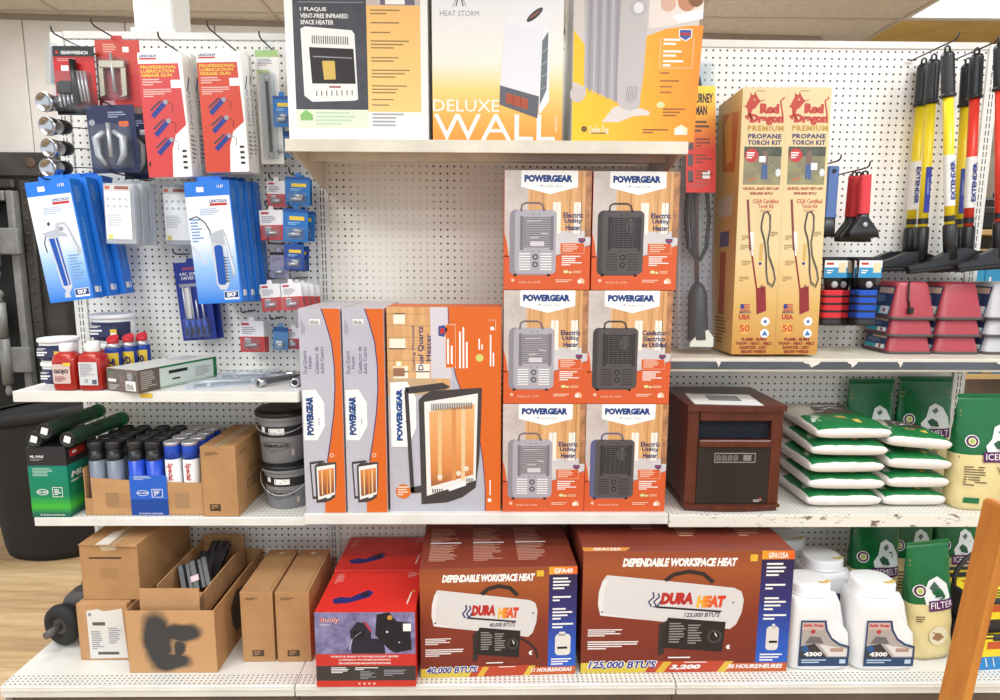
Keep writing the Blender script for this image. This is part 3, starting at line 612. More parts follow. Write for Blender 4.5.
# ================================================================ stock standing on the left shelves
def stand(name, label, cat, ax, ay, bx, by, Z, ty, dep, group=None, rot=None, push=0, h=None):
    A, B = WZ(ax, ay, Z), WZ(bx, by, Z); w = (B-A).length; m_ = (A+B)/2
    a = math.atan2(B.y-A.y, B.x-A.x) if rot is None else rot
    if h is None: h = WY((ax+bx)/2, ty, m_.y).z-Z
    n = Vector((-math.sin(a), math.cos(a), 0)); loc = m_+n*(dep/2+push)
    return thing(name, label, cat, (loc.x, loc.y, Z), (0, 0, a), group), w, dep, h
def carton(t, w, d, h, m, ch=.06, name='carton'): return MB().box(-w/2, -d/2, 0, w/2, d/2, h, m, ch).build(name, t)
# tubs of hand cleaner
TUBL = ink(58, 62, 100)
def tub(label, x, y, z, r, h):
    t = thing('white_tub', label, 'tub', (x, y, z), group='white tubs with navy labels')
    MB().lathe([(r*.86, 0), (r*.9, .1), (r*.96, h*.86), (r*.9, h*.86)], WP, seg=28).build('tub', t)
    MB().lathe([(r*1.0, h*.84), (r*1.04, h*.86), (r*1.04, h*.97), (r*.98, h), (r*.9, h)], WP, seg=28).build('lid', t)
    q = MB(); n = 14; rr_ = lambda z_: r*(.885+.085*z_/(h*.86))+.06
    for k in range(n):
        a0, a1 = [math.radians(-165+150*j/n) for j in (k, k+1)]
        q.face([(rr_(zz)*math.cos(a), rr_(zz)*math.sin(a), zz) for a, zz in ((a0, h*.1), (a1, h*.1), (a1, h*.74), (a0, h*.74))], TUBL, True)
    lb = q.build('label', t)
    p = Pr((-r*.72, -r*1.03, h*.12), (1, 0, 0), (0, 0, 1), r*1.44, h*.6); p.lines(.12, .15, .6, .3, 2, iW); p.lines(.1, .38, .62, .72, 2, iW, 3, .6); p.rect(.76, .35, .98, .8, iY); p.rect(.78, .55, .96, .75, iW, 2); p.build('label_print', lb)
tz = WY(47, 363, -12).z-Z1
tub('white tub with navy label at the bottom of the stack', -57.4, -10.2, Z1, 2.15, tz)
tub('white tub with navy label on top of the small stack', -57.4, -10.2, Z1+tz, 2.3, WY(47, 338, -11).z-Z1-tz)
tub('white tub with navy label standing at the back behind the red bottles', -53.2, -4.8, Z1, 2.7, 5.0)
tub('white tub raised highest, behind the red bottles', -53.1, -4.8, Z1+5.0, 2.85, WY(78, 313, -4.8).z-Z1-5.0)
# red hand soap bottles
GOJ = mat('red_soap_bottle', (172, 40, 32), .25, spec=.5)
def sring(w, d, z, p=4.0, n=28, cx=0, cy=0):
    out = []
    for k in range(n):
        a = 2*math.pi*k/n; c, s_ = math.cos(a), math.sin(a); out.append((cx+w/2*math.copysign(abs(c)**(2/p), c), cy+d/2*math.copysign(abs(s_)**(2/p), s_), z))
    return out
def soap(label, x, y, w, h, frontlab):
    t = thing('soap_bottle', label, 'soap bottle', (x, y, Z1), group='red hand cleaner bottles')
    MB().ring([sring(w*.9, 2.4, 0), sring(w, 2.6, .3), sring(w, 2.6, h*.62), sring(w*.9, 2.3, h*.74), sring(w*.5, 1.6, h*.82, 2.5)], GOJ).build('bottle', t)
    MB().lathe([(w*.25, h*.82), (w*.27, h*.84), (w*.27, h*.97), (w*.24, h)], WP, seg=20).build('cap', t)
    p = Pr((-w*.42, -1.36, h*.08), (1, 0, 0), (0, 0, 1), w*.84, h*.55, .02)
    if frontlab: p.rr(.06, .1, .9, .86, .25, ink(206, 182, 176)); p.text('GOJO', .12, .3, .82, .5, iK, bold=.05); p.lines(.15, .58, .8, .8, 4, ink(150, 60, 56)); p.rect(.6, .04, .95, .16, iY, 3)
    else: p.rect(.08, .02, .96, .92, ink(206, 206, 206)); p.lines(.14, .08, .85, .6, 9, iGr); p.circ(.4, .75, .22, iG, 3); p.circ(.4, .75, .13, ink(206, 206, 206), 4); p.rect(.68, .7, .9, .88, ink(90, 100, 110), 3)
    p.build('label', t)
gh = WY(67, 343, -13.5).z-Z1
soap('red hand soap bottle with a black lettered label and white cap', -54.2, -13.5, 3.1, gh, True); soap('red hand soap bottle turned to show its ingredients label', -50.95, -13.5, 3.1, gh, False)
soap('red hand soap bottle in the second row', -52.6, -10.6, 2.9, gh*.98, False)
# blue and yellow lubricant cans
def can(label, x, y, r, h, txt):
    t = thing('lubricant_can', label, 'spray can', (x, y, Z1), group='blue and yellow spray lubricant cans')
    MB().lathe([(r*.96, 0), (r, .1), (r, h*.72), (r*.93, h*.76)], ink(30, 64, 160, .3), seg=24).build('can', t)
    MB().lathe([(r*.93, h*.755), (r*.8, h*.82), (r*.62, h*.86)], mat('can_silver_shoulder', (196, 198, 200), .3, metal=.6), seg=24).build('shoulder', t)
    o = MB(); o.ring([[(r*.68*math.cos(a), r*.68*math.sin(a), z+dz*math.sin(a)) for a in [2*math.pi*k/20 for k in range(20)]] for z, dz in ((h*.84, 0), (h*.9, .1), (h*.965, .34))], ink(214, 40, 48, .35)); o.build('cap', t)
    lb = MB()
    for k in range(10):
        a0, a1 = [math.radians(-150+120*j/10) for j in (k, k+1)]
        lb.face([((r+.02)*math.cos(a), (r+.02)*math.sin(a), zz) for a, zz in ((a0, h*.28), (a1, h*.28), (a1, h*.66), (a0, h*.66))], iY, True)
    l_ = lb.build('label', t); p = Pr((-r*.8, -r-.06, h*.38), (1, 0, 0), (0, 0, 1), r*1.6, h*.2); p.text(txt, .05, .1, .95, .9, ink(24, 40, 110), bold=.05); p.build('label_lettering', l_)
ch_ = WY(112, 336, -10).z-Z1
for i, (px, n_, tx) in enumerate(((113, 'left of the three', 'WD-40'), (128.5, 'in the middle of the three', 'WD'), (142, 'right of the three', '-40'))):
    q = WY(px, 345, -9.9+1.5*i); can('blue and yellow lubricant can with red cap, '+n_, q.x, -9.9+1.5*i, 1.04, ch_, tx)
# long dark box lying at an angle
A, B, Cc = WZ(107, 391, Z1), WZ(146, 393.3, Z1), WZ(205, 379, Z1)
L_ = 13.0; ang = math.radians(66)
t = thing('air_tool_box', 'long brown and green tool box lying at an angle on the white shelf', 'boxed tool', (-45.6+1.6, -15.6+6.0, Z1), (0, 0, math.radians(-22)))
w, d, h = 5.4, 12.6, 2.9
carton(t, w, d, h, mat('box_grey_brown', (112, 100, 92), .45, var=.2, vs=9))
p = front(w, d, h); p.rect(0, 0, 1, 1, mat('print_dark_photo', (84, 74, 70), .45, var=.5, vs=40, col2=(128, 112, 104))); p.lines(.08, .16, .5, .3, 1, ink(90, 150, 90)); p.rect(.04, .45, .3, .58, iW, 2); p.rect(.6, .5, .92, .92, iW, 2); p.lines(.63, .55, .88, .88, 9, iK, 3, vert=True); p.lines(.06, .7, .4, .95, 3, ink(180, 176, 170)); p.circ(.75, .3, .5, ink(150, 150, 156), 2); p.build('end_print', t)
p = right(w, d, h); p.rect(0, 0, .25, 1, ink(96, 84, 74)); p.rect(.25, 0, 1, 1, ink(196, 206, 198)); p.rect(.25, 0, .98, .09, iG, 2); p.rect(.25, .9, .98, 1, ink(150, 176, 156), 2); p.rect(.95, 0, 1, 1, iG, 2); p.rect(.36, .25, .6, .4, iK, 2); p.rect(.4, .62, .5, .7, iK, 2); p.lines(.03, .1, .22, .9, 9, ink(170, 164, 156)); p.lines(.7, .3, .92, .8, 6, iGr); p.build('side_print', t)
p = top(w, d, h); p.rect(0, 0, 1, 1, ink(206, 206, 200)); p.lines(.2, .1, .8, .4, 6, iGr, 2); p.build('top_print', t)
tg = tag(MB().box(-.75, -.02, -.55, .75, .02, 0, iY).build('price_tag', None, (WY(146, 396, -15.3).x, -15.22, WY(146, 393.5, -15.22).z)), 'small yellow price tag on the shelf lip under the long tool box', 'price tag')
# flat clear packs and chrome pins on the shelf
for i, (px, py, rz, n_) in enumerate(((218, 386.5, 24, 'nearest the edge'), (246, 378.5, 12, 'nearest the pegboard'))):
    q = WZ(px, py, Z1); t = thing('flat_clear_pack', 'flat clear plastic pack lying on the white shelf, '+n_, 'tool pack', (q.x, q.y+1.2, Z1), (0, 0, math.radians(rz)), 'flat clear packs')
    MB().box(-4.2, -1.5, .06, 4.2, 1.5, .9, HAZY, .3).build('blister', t); MB().box(-4.4, -1.7, 0, 4.4, 1.7, .05, ink(206, 210, 220)).build('card', t)
    for s_ in (-1, 1): MB().cyl((-2.6+s_*1.0, -1.52, .4), (-2.6+s_*1.0, -1.1, .4), .3, STEEL, 10).build('fitting', t)
    MB().tube([(-3.4, 0, .4), (0, .4, .45), (3.6, -.2, .4)], .25, STEEL, 8).build('rod', t)
for i, (px, n_) in enumerate(((257, 'left'), (294, 'right'))):
    q = WZ(px, 388, Z1); t = thing('chrome_hitch_pin', 'chrome pin lying with its open end to the front, '+n_+' of two', 'hitch pin', (q.x, q.y+.3, Z1+.62), (0, 0, math.radians(-34+34*i)), 'chrome pins on the shelf')
    MB().lathe([(.3, .25), (.42, 0), (.6, 0), (.62, 1.0), (.45, 1.1), (.45, 6.0), (.1, 6.2)], CHROME, seg=16).build('sleeve', t, rot=(math.radians(-90), 0, 0))
    MB().lathe([(.3, .02), (.02, .03)], BLK, seg=12).build('bore', t, rot=(math.radians(-90), 0, 0))
t = thing('chrome_tray', 'shiny flat chrome bracket lying behind the chrome pins', 'bracket', (-28.3, -5.3, Z1)); MB().box(-3.6, -1.6, 0, 3.6, 1.6, .22, CHROME, .08).box(-3.6, -1.6, .22, 3.6, -1.3, .8, CHROME, .05).build('plate', t)
MB().cyl((-3, 0, .5), (3, 0, .5), .3, CHROME, 10).build('rod', t)

# ---- second shelf
t, w, d, h = stand('cartridge_carton', 'dark and green cartridge carton at the left end of the shelf', 'carton', 33, 517, 70, 518, Z2L, 447, 6.6, rot=0, push=.1)
GBX = grad('green_carton_ramp', [(0, (20, 96, 74)), (.06, (30, 110, 80)), (.15, (70, 190, 60)), (.3, (20, 128, 84)), (.72, (18, 128, 108)), (.74, (46, 44, 46)), (1, (42, 42, 44))], 2, 0, h)
carton(t, w, d, h, GBX)
p = front(w, d, h); p.text('ML MAX', .1, .12, .45, .155, iW, bold=.02); p.lines(.1, .17, .55, .2, 2, iGr); p.lines(.12, .3, .72, .42, 6, ink(170, 214, 196)); p.circ(.33, .64, .75, iW, 2, .42); p.circ(.33, .64, .66, ink(20, 128, 100), 3, .34); p.text('MAX SERIES', .18, .625, .48, .655, iW, 4, bold=.02); p.rect(.58, .57, .84, .71, iW, 2); p.rect(.595, .578, .825, .702, ink(20, 128, 100), 3); p.lines(.63, .6, .8, .69, 4, iW, 4); p.text('ML-50 BLUE CARTRIDGES', .22, .955, .85, .975, iW, bold=.01)
for j in range(5):
    for k in range(12): p.circ(.06+.08*k, .78+.03*j, .08, ink(40, 150, 60), 2, n=6)
p.build('front_print', t)
p = right(w, d, h); p.rect(.12, .07, .6, .17, iR); p.lines(.2, .1, .52, .14, 1, iW, 3, .8); p.text('ML', .1, .38, .5, .46, iW, bold=.05, shear=.2); p.lines(.1, .5, .6, .53, 2, iW); p.build('side_print', t)
gtop = Z2L+h; gbx = t.location.x/I
# dark green cartridges lying on the carton
DG = mat('dark_green_tube', (24, 84, 56), .35, spec=.5); GG = mat('bright_green_tube_end', (20, 112, 66), .35)
def tube_cart(label, x, y, z, rz, L=11.3):
    t = thing('grease_cartridge', label, 'cartridge', (x, y, z), (0, 0, math.radians(rz)), 'dark green cartridges lying on the carton'); r = 1.02
    R_ = (math.radians(-90), 0, 0)
    MB().lathe([(r*.98, .25), (r, 1.4), (r, L*.5)], mat('dark_tube_label', (34, 60, 48), .4), seg=24, caps=False).build('label', t, rot=R_)
    MB().lathe([(r, L*.5), (r, L*.84)], DG, seg=24, caps=False).build('tube', t, rot=R_)
    MB().lathe([(r, L*.84), (r, L-.1), (r*.9, L)], GG, seg=24).build('tube_end', t, rot=R_)
    e = MB().lathe([(.3, .12), (r*.8, .12), (r*.86, 0), (r*1.02, 0), (r*1.04, .25), (r*1.0, .3)], BLK, seg=24).build('end_cap', t, rot=R_)
    MB().box(-.42, -.42, -.02, .42, .42, .1, iW).build('sticker', e, rot=(0, 0, math.radians(18)))
dz = gtop+1.06
q1, q2, q3 = WY(43.5, 434, -14.2), WY(52.5, 431, -14.4), WY(75, 437, -14.2)
tube_cart('dark green grease cartridge lying leftmost on the green carton', -59.3, -13.9, dz, 0, 9)
tube_cart('dark green grease cartridge lying uppermost on the green carton', -57.55, -14.3, dz+1.2, -1)
tube_cart('dark green grease cartridge lying rightmost over the carton corner', -54.95, -14.0, dz, -4)
# tray of standing cartridges
GREYL = mat('grey_label', (120, 126, 140), .4); BLUEL = mat('blue_label', (34, 78, 196), .35)
def cart(label, x, y, kind, h):
    t = thing('grease_tube', label, 'cartridge', (x, y, Z2L+.1), group='grease tubes standing in the tray'); r = 1.03
    if kind == 'white':
        MB().lathe([(r*.96, 0), (r, .1), (r, h*.76)], WP, seg=20).build('tube', t); b_ = MB().lathe([(r*1.005, h*.76), (r*1.005, h*.94), (r*.95, h*.97)], BLUEL, seg=20).build('label', t); MB().lathe([(r*1.04, h*.95), (r*1.04, h-.08), (r*.85, h), (r*.8, h-.1), (.1, h-.1)], STEEL, seg=20).build('end_cap', t)
        p = Pr((-r*.7, -r-.03, h*.05), (1, 0, 0), (0, 0, 1), r*1.4, h*.68); p.text('Special Red', .2, .02, .8, .62, iR, rot=-90, bold=.03); p.build('lettering', b_, True); return
    m = GREYL if kind == 'grey' else BLUEL
    MB().lathe([(r*.96, 0), (r, .1), (r, h*.74)], m, seg=20).build('tube', t)
    MB().lathe([(r, h*.74), (r*1.01, h*.75), (r*1.01, h*.86), (r*.97, h*.86), (r*.97, h*.9)], BLK, seg=20, caps=False).build('neck', t)
    MB().lathe([(r*1.04, h*.89), (r*1.05, h*.98), (r*.98, h), (r*.85, h), (r*.8, h-.15), (.1, h-.15)], mat('black_cap', (38, 38, 42), .35), seg=20).build('end_cap', t)
ch2 = WY(98, 441, -12).z-Z2L-.1
cols = ((98, 'grey'), (118, 'grey'), (141.5, 'blue'), (162, 'blue'), (180.5, 'white'), (197.5, 'white'))
cn = {'grey': 'grey', 'blue': 'bright blue', 'white': 'white and blue'}; rn = ('front row', 'second row', 'third row', 'back row'); sd = {0: 'left', 1: 'right', 2: 'left', 3: 'right', 4: 'left', 5: 'right'}
cx0 = WY(98, 480, -12).x
for i, (px, k) in enumerate(cols):
    x = cx0+i*2.36+(.5 if i > 1 else 0)+(.15 if i > 3 else 0)
    for j in range(4): cart('%s labelled grease tube in the tray, %s one of its pair, %s' % (cn[k], sd[i], rn[j]), x, -11.7+2.35*j, k, ch2*(1 if k != 'white' else 1.0))
tx0 = cx0-1.35; tx1 = -38.45; ty0, ty1 = -12.95, -3.2; th = WY(150, 478, -13).z-Z2L
t = thing('cartridge_tray', 'open kraft cardboard tray holding grease tubes with a blue front panel', 'cardboard tray', (tx0, ty0, Z2L)); tw = tx1-tx0
MB().box(0, 0, 0, tw, ty1-ty0, .09, CARDIN).build('tray_floor', t)
MB().prism([(1.0, .09), (tw, .09), (tw, th*.86), (tw*.62, th*.9), (tw*.3, th*.95), (1.0, th)], 'y', 0, .12, CARD2).build('front_panel', t)
MB().box(0, .12, .09, .12, ty1-ty0, th*1.25, CARD).build('side_panel', t); MB().box(tw-.12, .12, .09, tw, ty1-ty0, th*1.0, CARD).build('side_panel', t); MB().box(.12, ty1-ty0-.12, .09, tw-.12, ty1-ty0, th, CARD).build('back_panel', t)
MB().box(0, -.02, .09, 1.0, .1, th*.45, CARD).build('front_panel', t)
bx0 = WY(131, 500, -13).x-tx0; bx1 = WY(168, 500, -13).x-tx0; bl = MB().box(bx0, -.1, .02, bx1, -.01, th*1.07, mat('blue_panel', (32, 96, 196), .4)).build('blue_panel', t)
p = Pr((bx0, -.1, .02), (1, 0, 0), (0, 0, 1), bx1-bx0, th*1.07); p.rect(0, .6, 1, 1, ink(24, 76, 170)); p.lines(.12, .02, .7, .12, 3, ink(190, 210, 240)); p.circ(.34, .44, .8, ink(214, 226, 244), 2, .4); p.circ(.34, .44, .7, ink(32, 96, 196), 3, .32); p.text('MAX SERIES', .18, .42, .5, .46, iW, 4, bold=.02); p.rect(.58, .34, .88, .55, ink(214, 226, 244), 2); p.rect(.6, .355, .86, .535, ink(32, 96, 196), 3); p.lines(.64, .38, .82, .52, 4, iW, 4); p.text('ML-50 BLUE CARTRIDGES', .2, .94, .85, .975, iW, bold=.01); p.build('panel_print', bl)
p = Pr((1.0, 0, .09), (1, 0, 0), (0, 0, 1), tw-1, th*.84); p.rect(.12, .3, .24, .75, ink(172, 130, 90)); p.rect(.75, .3, .88, .8, ink(178, 136, 94)); p.build('tape_mark', t)
# tall kraft box
t, w, d, h = stand('tall_kraft_box', 'tall plain kraft box between the tube tray and the grey pails', 'cardboard box', 203, 517, 239, 517, Z2L, 447, 11.2, rot=0, push=.15)
carton(t, w-.15, d, h, CARD, .05)
p = front(w, d, h); p.lines(.14, .08, .62, .13, 3, ink(130, 92, 60)); p.rect(.2, .82, .5, .92, ink(70, 56, 44)); p.lines(.24, .835, .46, .9, 3, CARD, 3); p.build('front_print', t)
p = right(w-.15, d, h); p.lines(.1, .12, .5, .15, 2, ink(130, 92, 60)); p.rect(.3, .6, .85, .74, ink(84, 64, 48)); p.rect(.32, .615, .83, .725, CARD, 2); p.text('LUBRIPLATE', .36, .63, .8, .71, ink(84, 64, 48), 3); p.circ(.56, .46, 2.2, ink(110, 80, 56), 1, .7); p.circ(.56, .46, 2.1, CARD, 2, .62); p.text('LUBRIPLATE', .38, .44, .74, .48, ink(84, 64, 48), 3, bold=.02); p.build('side_print', t)
p = top(w-.15, d, h); p.rect(.38, 0, .62, 1, ink(190, 160, 122)); p.rect(.49, 0, .51, 1, ink(110, 80, 54), 2); p.build('seal_tape', t)
# pails
PAIL = mat('grey_pail_plastic', (136, 136, 138), .45, var=.1, vs=8)
def pail(label, x, y, z, h, handle):
    t = thing('lubricant_pail', label, 'pail', (x, y, z), group='grey lubricant pails'); r = 3.3
    MB().lathe([(r*.86, 0), (r*.88, .12), (r*.97, h*.8), (r*.97, h*.86)], PAIL, seg=36).build('pail', t)
    MB().lathe([(r*1.02, h*.8), (r*1.06, h*.81), (r*1.06, h*.86), (r*1.0, h*.87)], PAIL, seg=36, caps=False).build('rim', t)
    l_ = MB().lathe([(r*1.0, h*.86), (r*1.1, h*.88), (r*1.1, h*.93), (r*1.04, h*.965), (r*1.0, h*.95), (r*.98, h*.985), (r*.9, h*.985), (.1, h*.985)], BLK, seg=36).build('lid', t)
    q = MB(); n = 36; rr_ = lambda zz: r*(.875+.095*zz/(h*.8))+.02
    q.ring([[(rr_(zz)*math.cos(2*math.pi*k/n), rr_(zz)*math.sin(2*math.pi*k/n), zz) for k in range(n)] for zz in (h*.5, h*.7)], ink(36, 36, 40), caps=False); lb = q.build('label_band', t)
    q = MB()                                     # labels and lettering wrap the wall
    def wrap(p_):
        for vi, v in enumerate(p_.mb.v):
            a = v[0]/r-math.pi/2+.02; rad = rr_(v[2])+.02+(-v[1])
            p_.mb.v[vi] = (rad*math.cos(a), rad*math.sin(a), v[2])
        return p_
    p = Pr((-2.6, 0, 0), (1, 0, 0), (0, 0, 1), 5.2, h, .02)
    for k in range(6):
        p.rect(.3+.07*k, .33, .37+.07*k, .45, iW, 1)
    p.lines(.33, .345, .68, .43, 3, iK, 3); p.rect(.06, .31, .18, .41, iW, 1)
    n2 = 24; e0 = [(.46+.42*math.cos(2*math.pi*k/n2), .66-.075*math.sin(2*math.pi*k/n2)) for k in range(n2+1)]; p.path(e0, .05, iK, 1)
    p.text('LUBRIPLATE', .1, .63, .82, .69, ink(30, 30, 32), 2, bold=.03); p.lines(.25, .77, .7, .79, 1, iK, 2); p.rect(.9, .74, .99, .86, ink(190, 170, 160), 1)
    wrap(p).build('lettering', t, True)
    for s_ in (-1, 1): MB().box(s_*r*1.0-.2, -.35, h*.72, s_*r*1.0+.2, .35, h*.82, PAIL, .1).build('handle_ear', t)
    P_ = [( -r*1.08*math.cos(b), -r*1.1*math.sin(b)*.9, h*.77-(h*.5 if handle else h*.2)*math.sin(b)**.9 if b else h*.77) for b in [math.pi*k/14 for k in range(15)]]
    if handle: P_ = [(-r*1.1*math.cos(b), -r*1.12*math.sin(b), h*.77-h*.42*math.sin(b)) for b in [math.pi*k/14 for k in range(15)]]
    MB().tube(P_, .06, STEEL, 6).build('wire_handle', t)
py = -8.15; pxm = WY(284, 480, py-1).x; ph = WY(284, 457, py).z-Z2L
pail('grey lubricant pail with a black lid, at the bottom of the stack', pxm+.3, py, Z2L, ph, True); pail('grey lubricant pail with a black lid, on top of the stack', pxm-.15, py, Z2L+ph*.99, WY(280, 405, py).z-Z2L-ph, False)

# ================================================================ cardboard boxes on the left of the base deck
t, w, d, h = stand('labelled_kraft_box', 'kraft box with a white shipping label under the taped box', 'cardboard box', 81, 660, 131, 660, ZB, 604, 13.5, rot=0); carton(t, w, d, h, CARD2, .08); lbt = ZB+h; lby = (t.location.y/I)-d/2; lbx = t.location.x/I
p = front(w, d, h); p.poly([(.2, .12), (.42, .09), (.55, .13), (.9, .08), (.95, .96), (.2, .97)], ink(222, 218, 212)); p.text('K', .24, .16, .3, .21, iK, 3, bold=.03); p.rect(.3, .32, .55, .38, ink(90, 88, 86), 2); p.lines(.26, .48, .5, .82, 9, iGr); p.lines(.6, .42, .85, .72, 8, iGr); p.rect(.36, .85, .78, .9, ink(90, 88, 86), 2); p.build('shipping_label', t)
A = WZ(85.5, 600, lbt); B = WZ(146, 599, lbt); w = (B-A).x-.3; d = -1.2-A.y; h = WY(100, 545, A.y).z-lbt
t = thing('taped_kraft_box', 'kraft box with a taped lid stacked on the labelled box', 'cardboard box', ((A.x+B.x)/2-.4, A.y+d/2, lbt+.01)); carton(t, w, d, h, CARD, .08)
p = front(w, d, h); p.rect(.16, .22, .72, .25, ink(52, 44, 38)); p.poly([(.34, .0), (.66, 0), (.62, .09), (.4, .11)], ink(206, 184, 152), 2); p.rect(.34, .42, .64, .62, ink(180, 132, 84)); p.build('front_mark', t)
p = top(w, d, h); p.rect(.3, 0, .62, 1, ink(200, 168, 128)); p.poly([(.3, .72), (.46, .66), (.52, 1), (.28, 1)], ink(224, 216, 204), 2); p.rect(.545, 0, .56, 1, ink(110, 78, 50), 3); p.build('lid_tape', t)
MB().face([(-w/2-.05, -d/2-.12, h+.05), (w/2-.1, -d/2-.5, h-.1), (w/2-.1, d/2-1, h+.12), (-w/2+w*.5, d/2-1, h+.3), (-w/2-.05, d/2-1, h+.1)], CARD).build('lid_flap', t)
# open box with black spray
A = WZ(130, 673, ZB); B = WZ(217, 673.5, ZB); w = (B-A).x; d = 17.5; h = WY(170, 611, A.y).z-ZB
t = thing('open_kraft_box', 'open kraft box sprayed over with black paint, in front on the deck', 'cardboard box', ((A.x+B.x)/2, A.y+d/2, ZB)); tk = .16
SPRAY = mat('sprayed_cardboard', (190, 148, 104), .8, spec=.2)
def spray(m):
    nt = m.node_tree; b = nt.nodes['Principled BSDF']; N = nt.nodes.new; L = nt.links.new
    tc = N('ShaderNodeTexCoord'); nz = N('ShaderNodeTexNoise'); nz.inputs['Scale'].default_value = 16; nz.inputs['Detail'].default_value = 6
    ad = N('ShaderNodeMix'); ad.data_type = 'VECTOR'; ad.inputs[0].default_value = .035; L(tc.outputs['Object'], nz.inputs['Vector']); L(tc.outputs['Object'], ad.inputs[4]); L(nz.outputs['Color'], ad.inputs[5])
    res_ = None
    for (cx, cz, sx_, sz_) in ((-1.7, 4.3, 1.75, 3.5), (1.2, 5.3, 2.3, 1.2), (-.1, 1.5, 2.3, 1.2), (1.0, 3.2, .7, 1.0)):
        mp = N('ShaderNodeMapping'); mp.inputs['Location'].default_value = (-(cx+.69)/sx_, 0, -(cz+.69)/sz_); mp.inputs['Scale'].default_value = (1/(sx_*I), 0, 1/(sz_*I)); L(ad.outputs[1], mp.inputs[0])
        ln = N('ShaderNodeVectorMath'); ln.operation = 'LENGTH'; L(mp.outputs[0], ln.inputs[0])
        mr = N('ShaderNodeMapRange'); mr.inputs[1].default_value = 1.3; mr.inputs[2].default_value = .85; L(ln.outputs['Value'], mr.inputs[0])
        if res_ is None: res_ = mr.outputs[0]
        else:
            mm = N('ShaderNodeMath'); mm.operation = 'MAXIMUM'; L(res_, mm.inputs[0]); L(mr.outputs[0], mm.inputs[1]); res_ = mm.outputs[0]
    mx = N('ShaderNodeMix'); mx.data_type = 'RGBA'; mx.inputs[6].default_value = rgb((196, 153, 108)); mx.inputs[7].default_value = rgb((70, 68, 67)); L(res_, mx.inputs[0]); L(mx.outputs[2], b.inputs['Base Color'])
spray(SPRAY)
MB().box(-w/2, -d/2, 0, w/2, -d/2+tk, h, SPRAY, .03).build('front_panel', t); MB().box(-w/2, d/2-tk, 0, w/2, d/2, h, CARD).build('back_panel', t)
MB().box(-w/2, -d/2+tk, 0, -w/2+tk, d/2-tk, h, CARD).build('side_panel', t); MB().box(w/2-tk, -d/2+tk, 0, w/2, d/2-tk, h, CARD).build('side_panel', t); MB().box(-w/2+tk, -d/2+tk, 0, w/2-tk, d/2-tk, tk, CARDIN).build('bottom_panel', t)
p = right(w, d, h); p.poly([(.28, .3), (.4, .12), (.52, .18), (.56, .5), (.5, .85), (.36, .8), (.3, .6)], ink(74, 66, 58)); p.build('spray_patch', t)
MB().box(-w*.38, -d/2+.6, h*.55, w*.3, -d/2+.72, h+2.0, CARD2).build('flap', t, rot=(math.radians(-3), 0, 0))
# inner box resting inside it
iw, idp, ih = 6.2, 13.2, 3.4
t2 = thing('inner_kraft_box', 'smaller open kraft box sitting inside the spray-painted box', 'cardboard box', ((A.x+B.x)/2+.1, A.y+d/2+1.0, ZB+h*.62+.9), (math.radians(2), 0, math.radians(-1)))
for a in ((-iw/2, -idp/2, 0, iw/2, -idp/2+.14, ih), (-iw/2, idp/2-.14, 0, iw/2, idp/2, ih+1.6), (-iw/2, -idp/2+.14, 0, -iw/2+.14, idp/2-.14, ih+1.0), (iw/2-.14, -idp/2+.14, 0, iw/2, idp/2-.14, ih)): MB().box(*a, CARD2).build('side_panel', t2)
MB().box(-iw/2+.14, -idp/2+.14, 0, iw/2-.14, idp/2-.14, .14, CARDIN).build('bottom_panel', t2)
MB().prism([(-idp*.45, 0), (idp*.2, 0), (idp*.12, 1.3), (-idp*.38, 1.0)], 'x', -.07, .07, CARD2).build('flap', t2, (iw/2-.1, 0, ih), (0, math.radians(38), 0)); MB().box(-iw/2, 0, 0, iw/2, .12, 1.5, CARD).build('flap', t2, (0, -idp/2, ih), (math.radians(100), 0, 0))
for i, (x, y, rz, n_) in enumerate(((-.1, -2.4, 20, 'with a red and white sticker'), (.5, .9, -12, 'lying in the middle'), (.2, 3.8, -30, 'lying at the back'))):
    t3 = thing('plastic_bracket', 'black ribbed plastic bracket in the inner box, '+n_, 'bracket', ((A.x+B.x)/2+x, A.y+d/2+1+y, ZB+h*.62+4.1), (math.radians(48), math.radians(-14), math.radians(rz)), 'black ribbed brackets')
    prof = [(-2.0, 0), (-1.8, .5), (-1.2, .55), (-.9, .12), (-.5, .12), (-.3, .5), (.4, .55), (.7, .12), (1.1, .12), (1.3, .5), (1.9, .5), (2.1, 0), (1.9, -.15), (-1.9, -.15)]
    MB().prism([(a*.98, b) for a, b in prof], 'y', -2.0, 2.0, mat('shiny_black_plastic', (40, 40, 43), .3)).build('ribbed_plate', t3)
    for s_ in (-1, 1): MB().box(s_*1.3-.12, -1.9, -.8, s_*1.3+.12, 1.9, -.1, BLK, .04).build('rib', t3)
    if i == 0: MB().box(-.45, -.9, .56, .55, -.1, .6, ink(230, 200, 205)).build('sticker', t3)
# twin kraft boxes
for i, (a, b, n_) in enumerate(((243, 276, 'left'), (277.5, 312, 'right'))):
    t, w, d, h = stand('slim_kraft_box', 'tall slim kraft box, %s one of the matching pair by the red box' % n_, 'cardboard box', a, 662, b, 661.5, ZB, 592, 12.2, group='matching slim kraft boxes', rot=math.radians(1.2))
    w -= .12; carton(t, w, d, h, CARD, .05)
    p = front(w, d, h); p.lines(.16, .08, .72, .12, 2, ink(120, 86, 58)); p.rect(.3, .83, .66, .92, ink(72, 58, 46)); p.lines(.35, .845, .6, .91, 3, CARD, 3); p.build('front_print', t)
    p = top(w, d, h); p.circ(.5, .1, .35, ink(220, 212, 204), 1); p.rect(.9, .0, .915, 1, ink(120, 84, 54)); p.build('lid_mark', t)
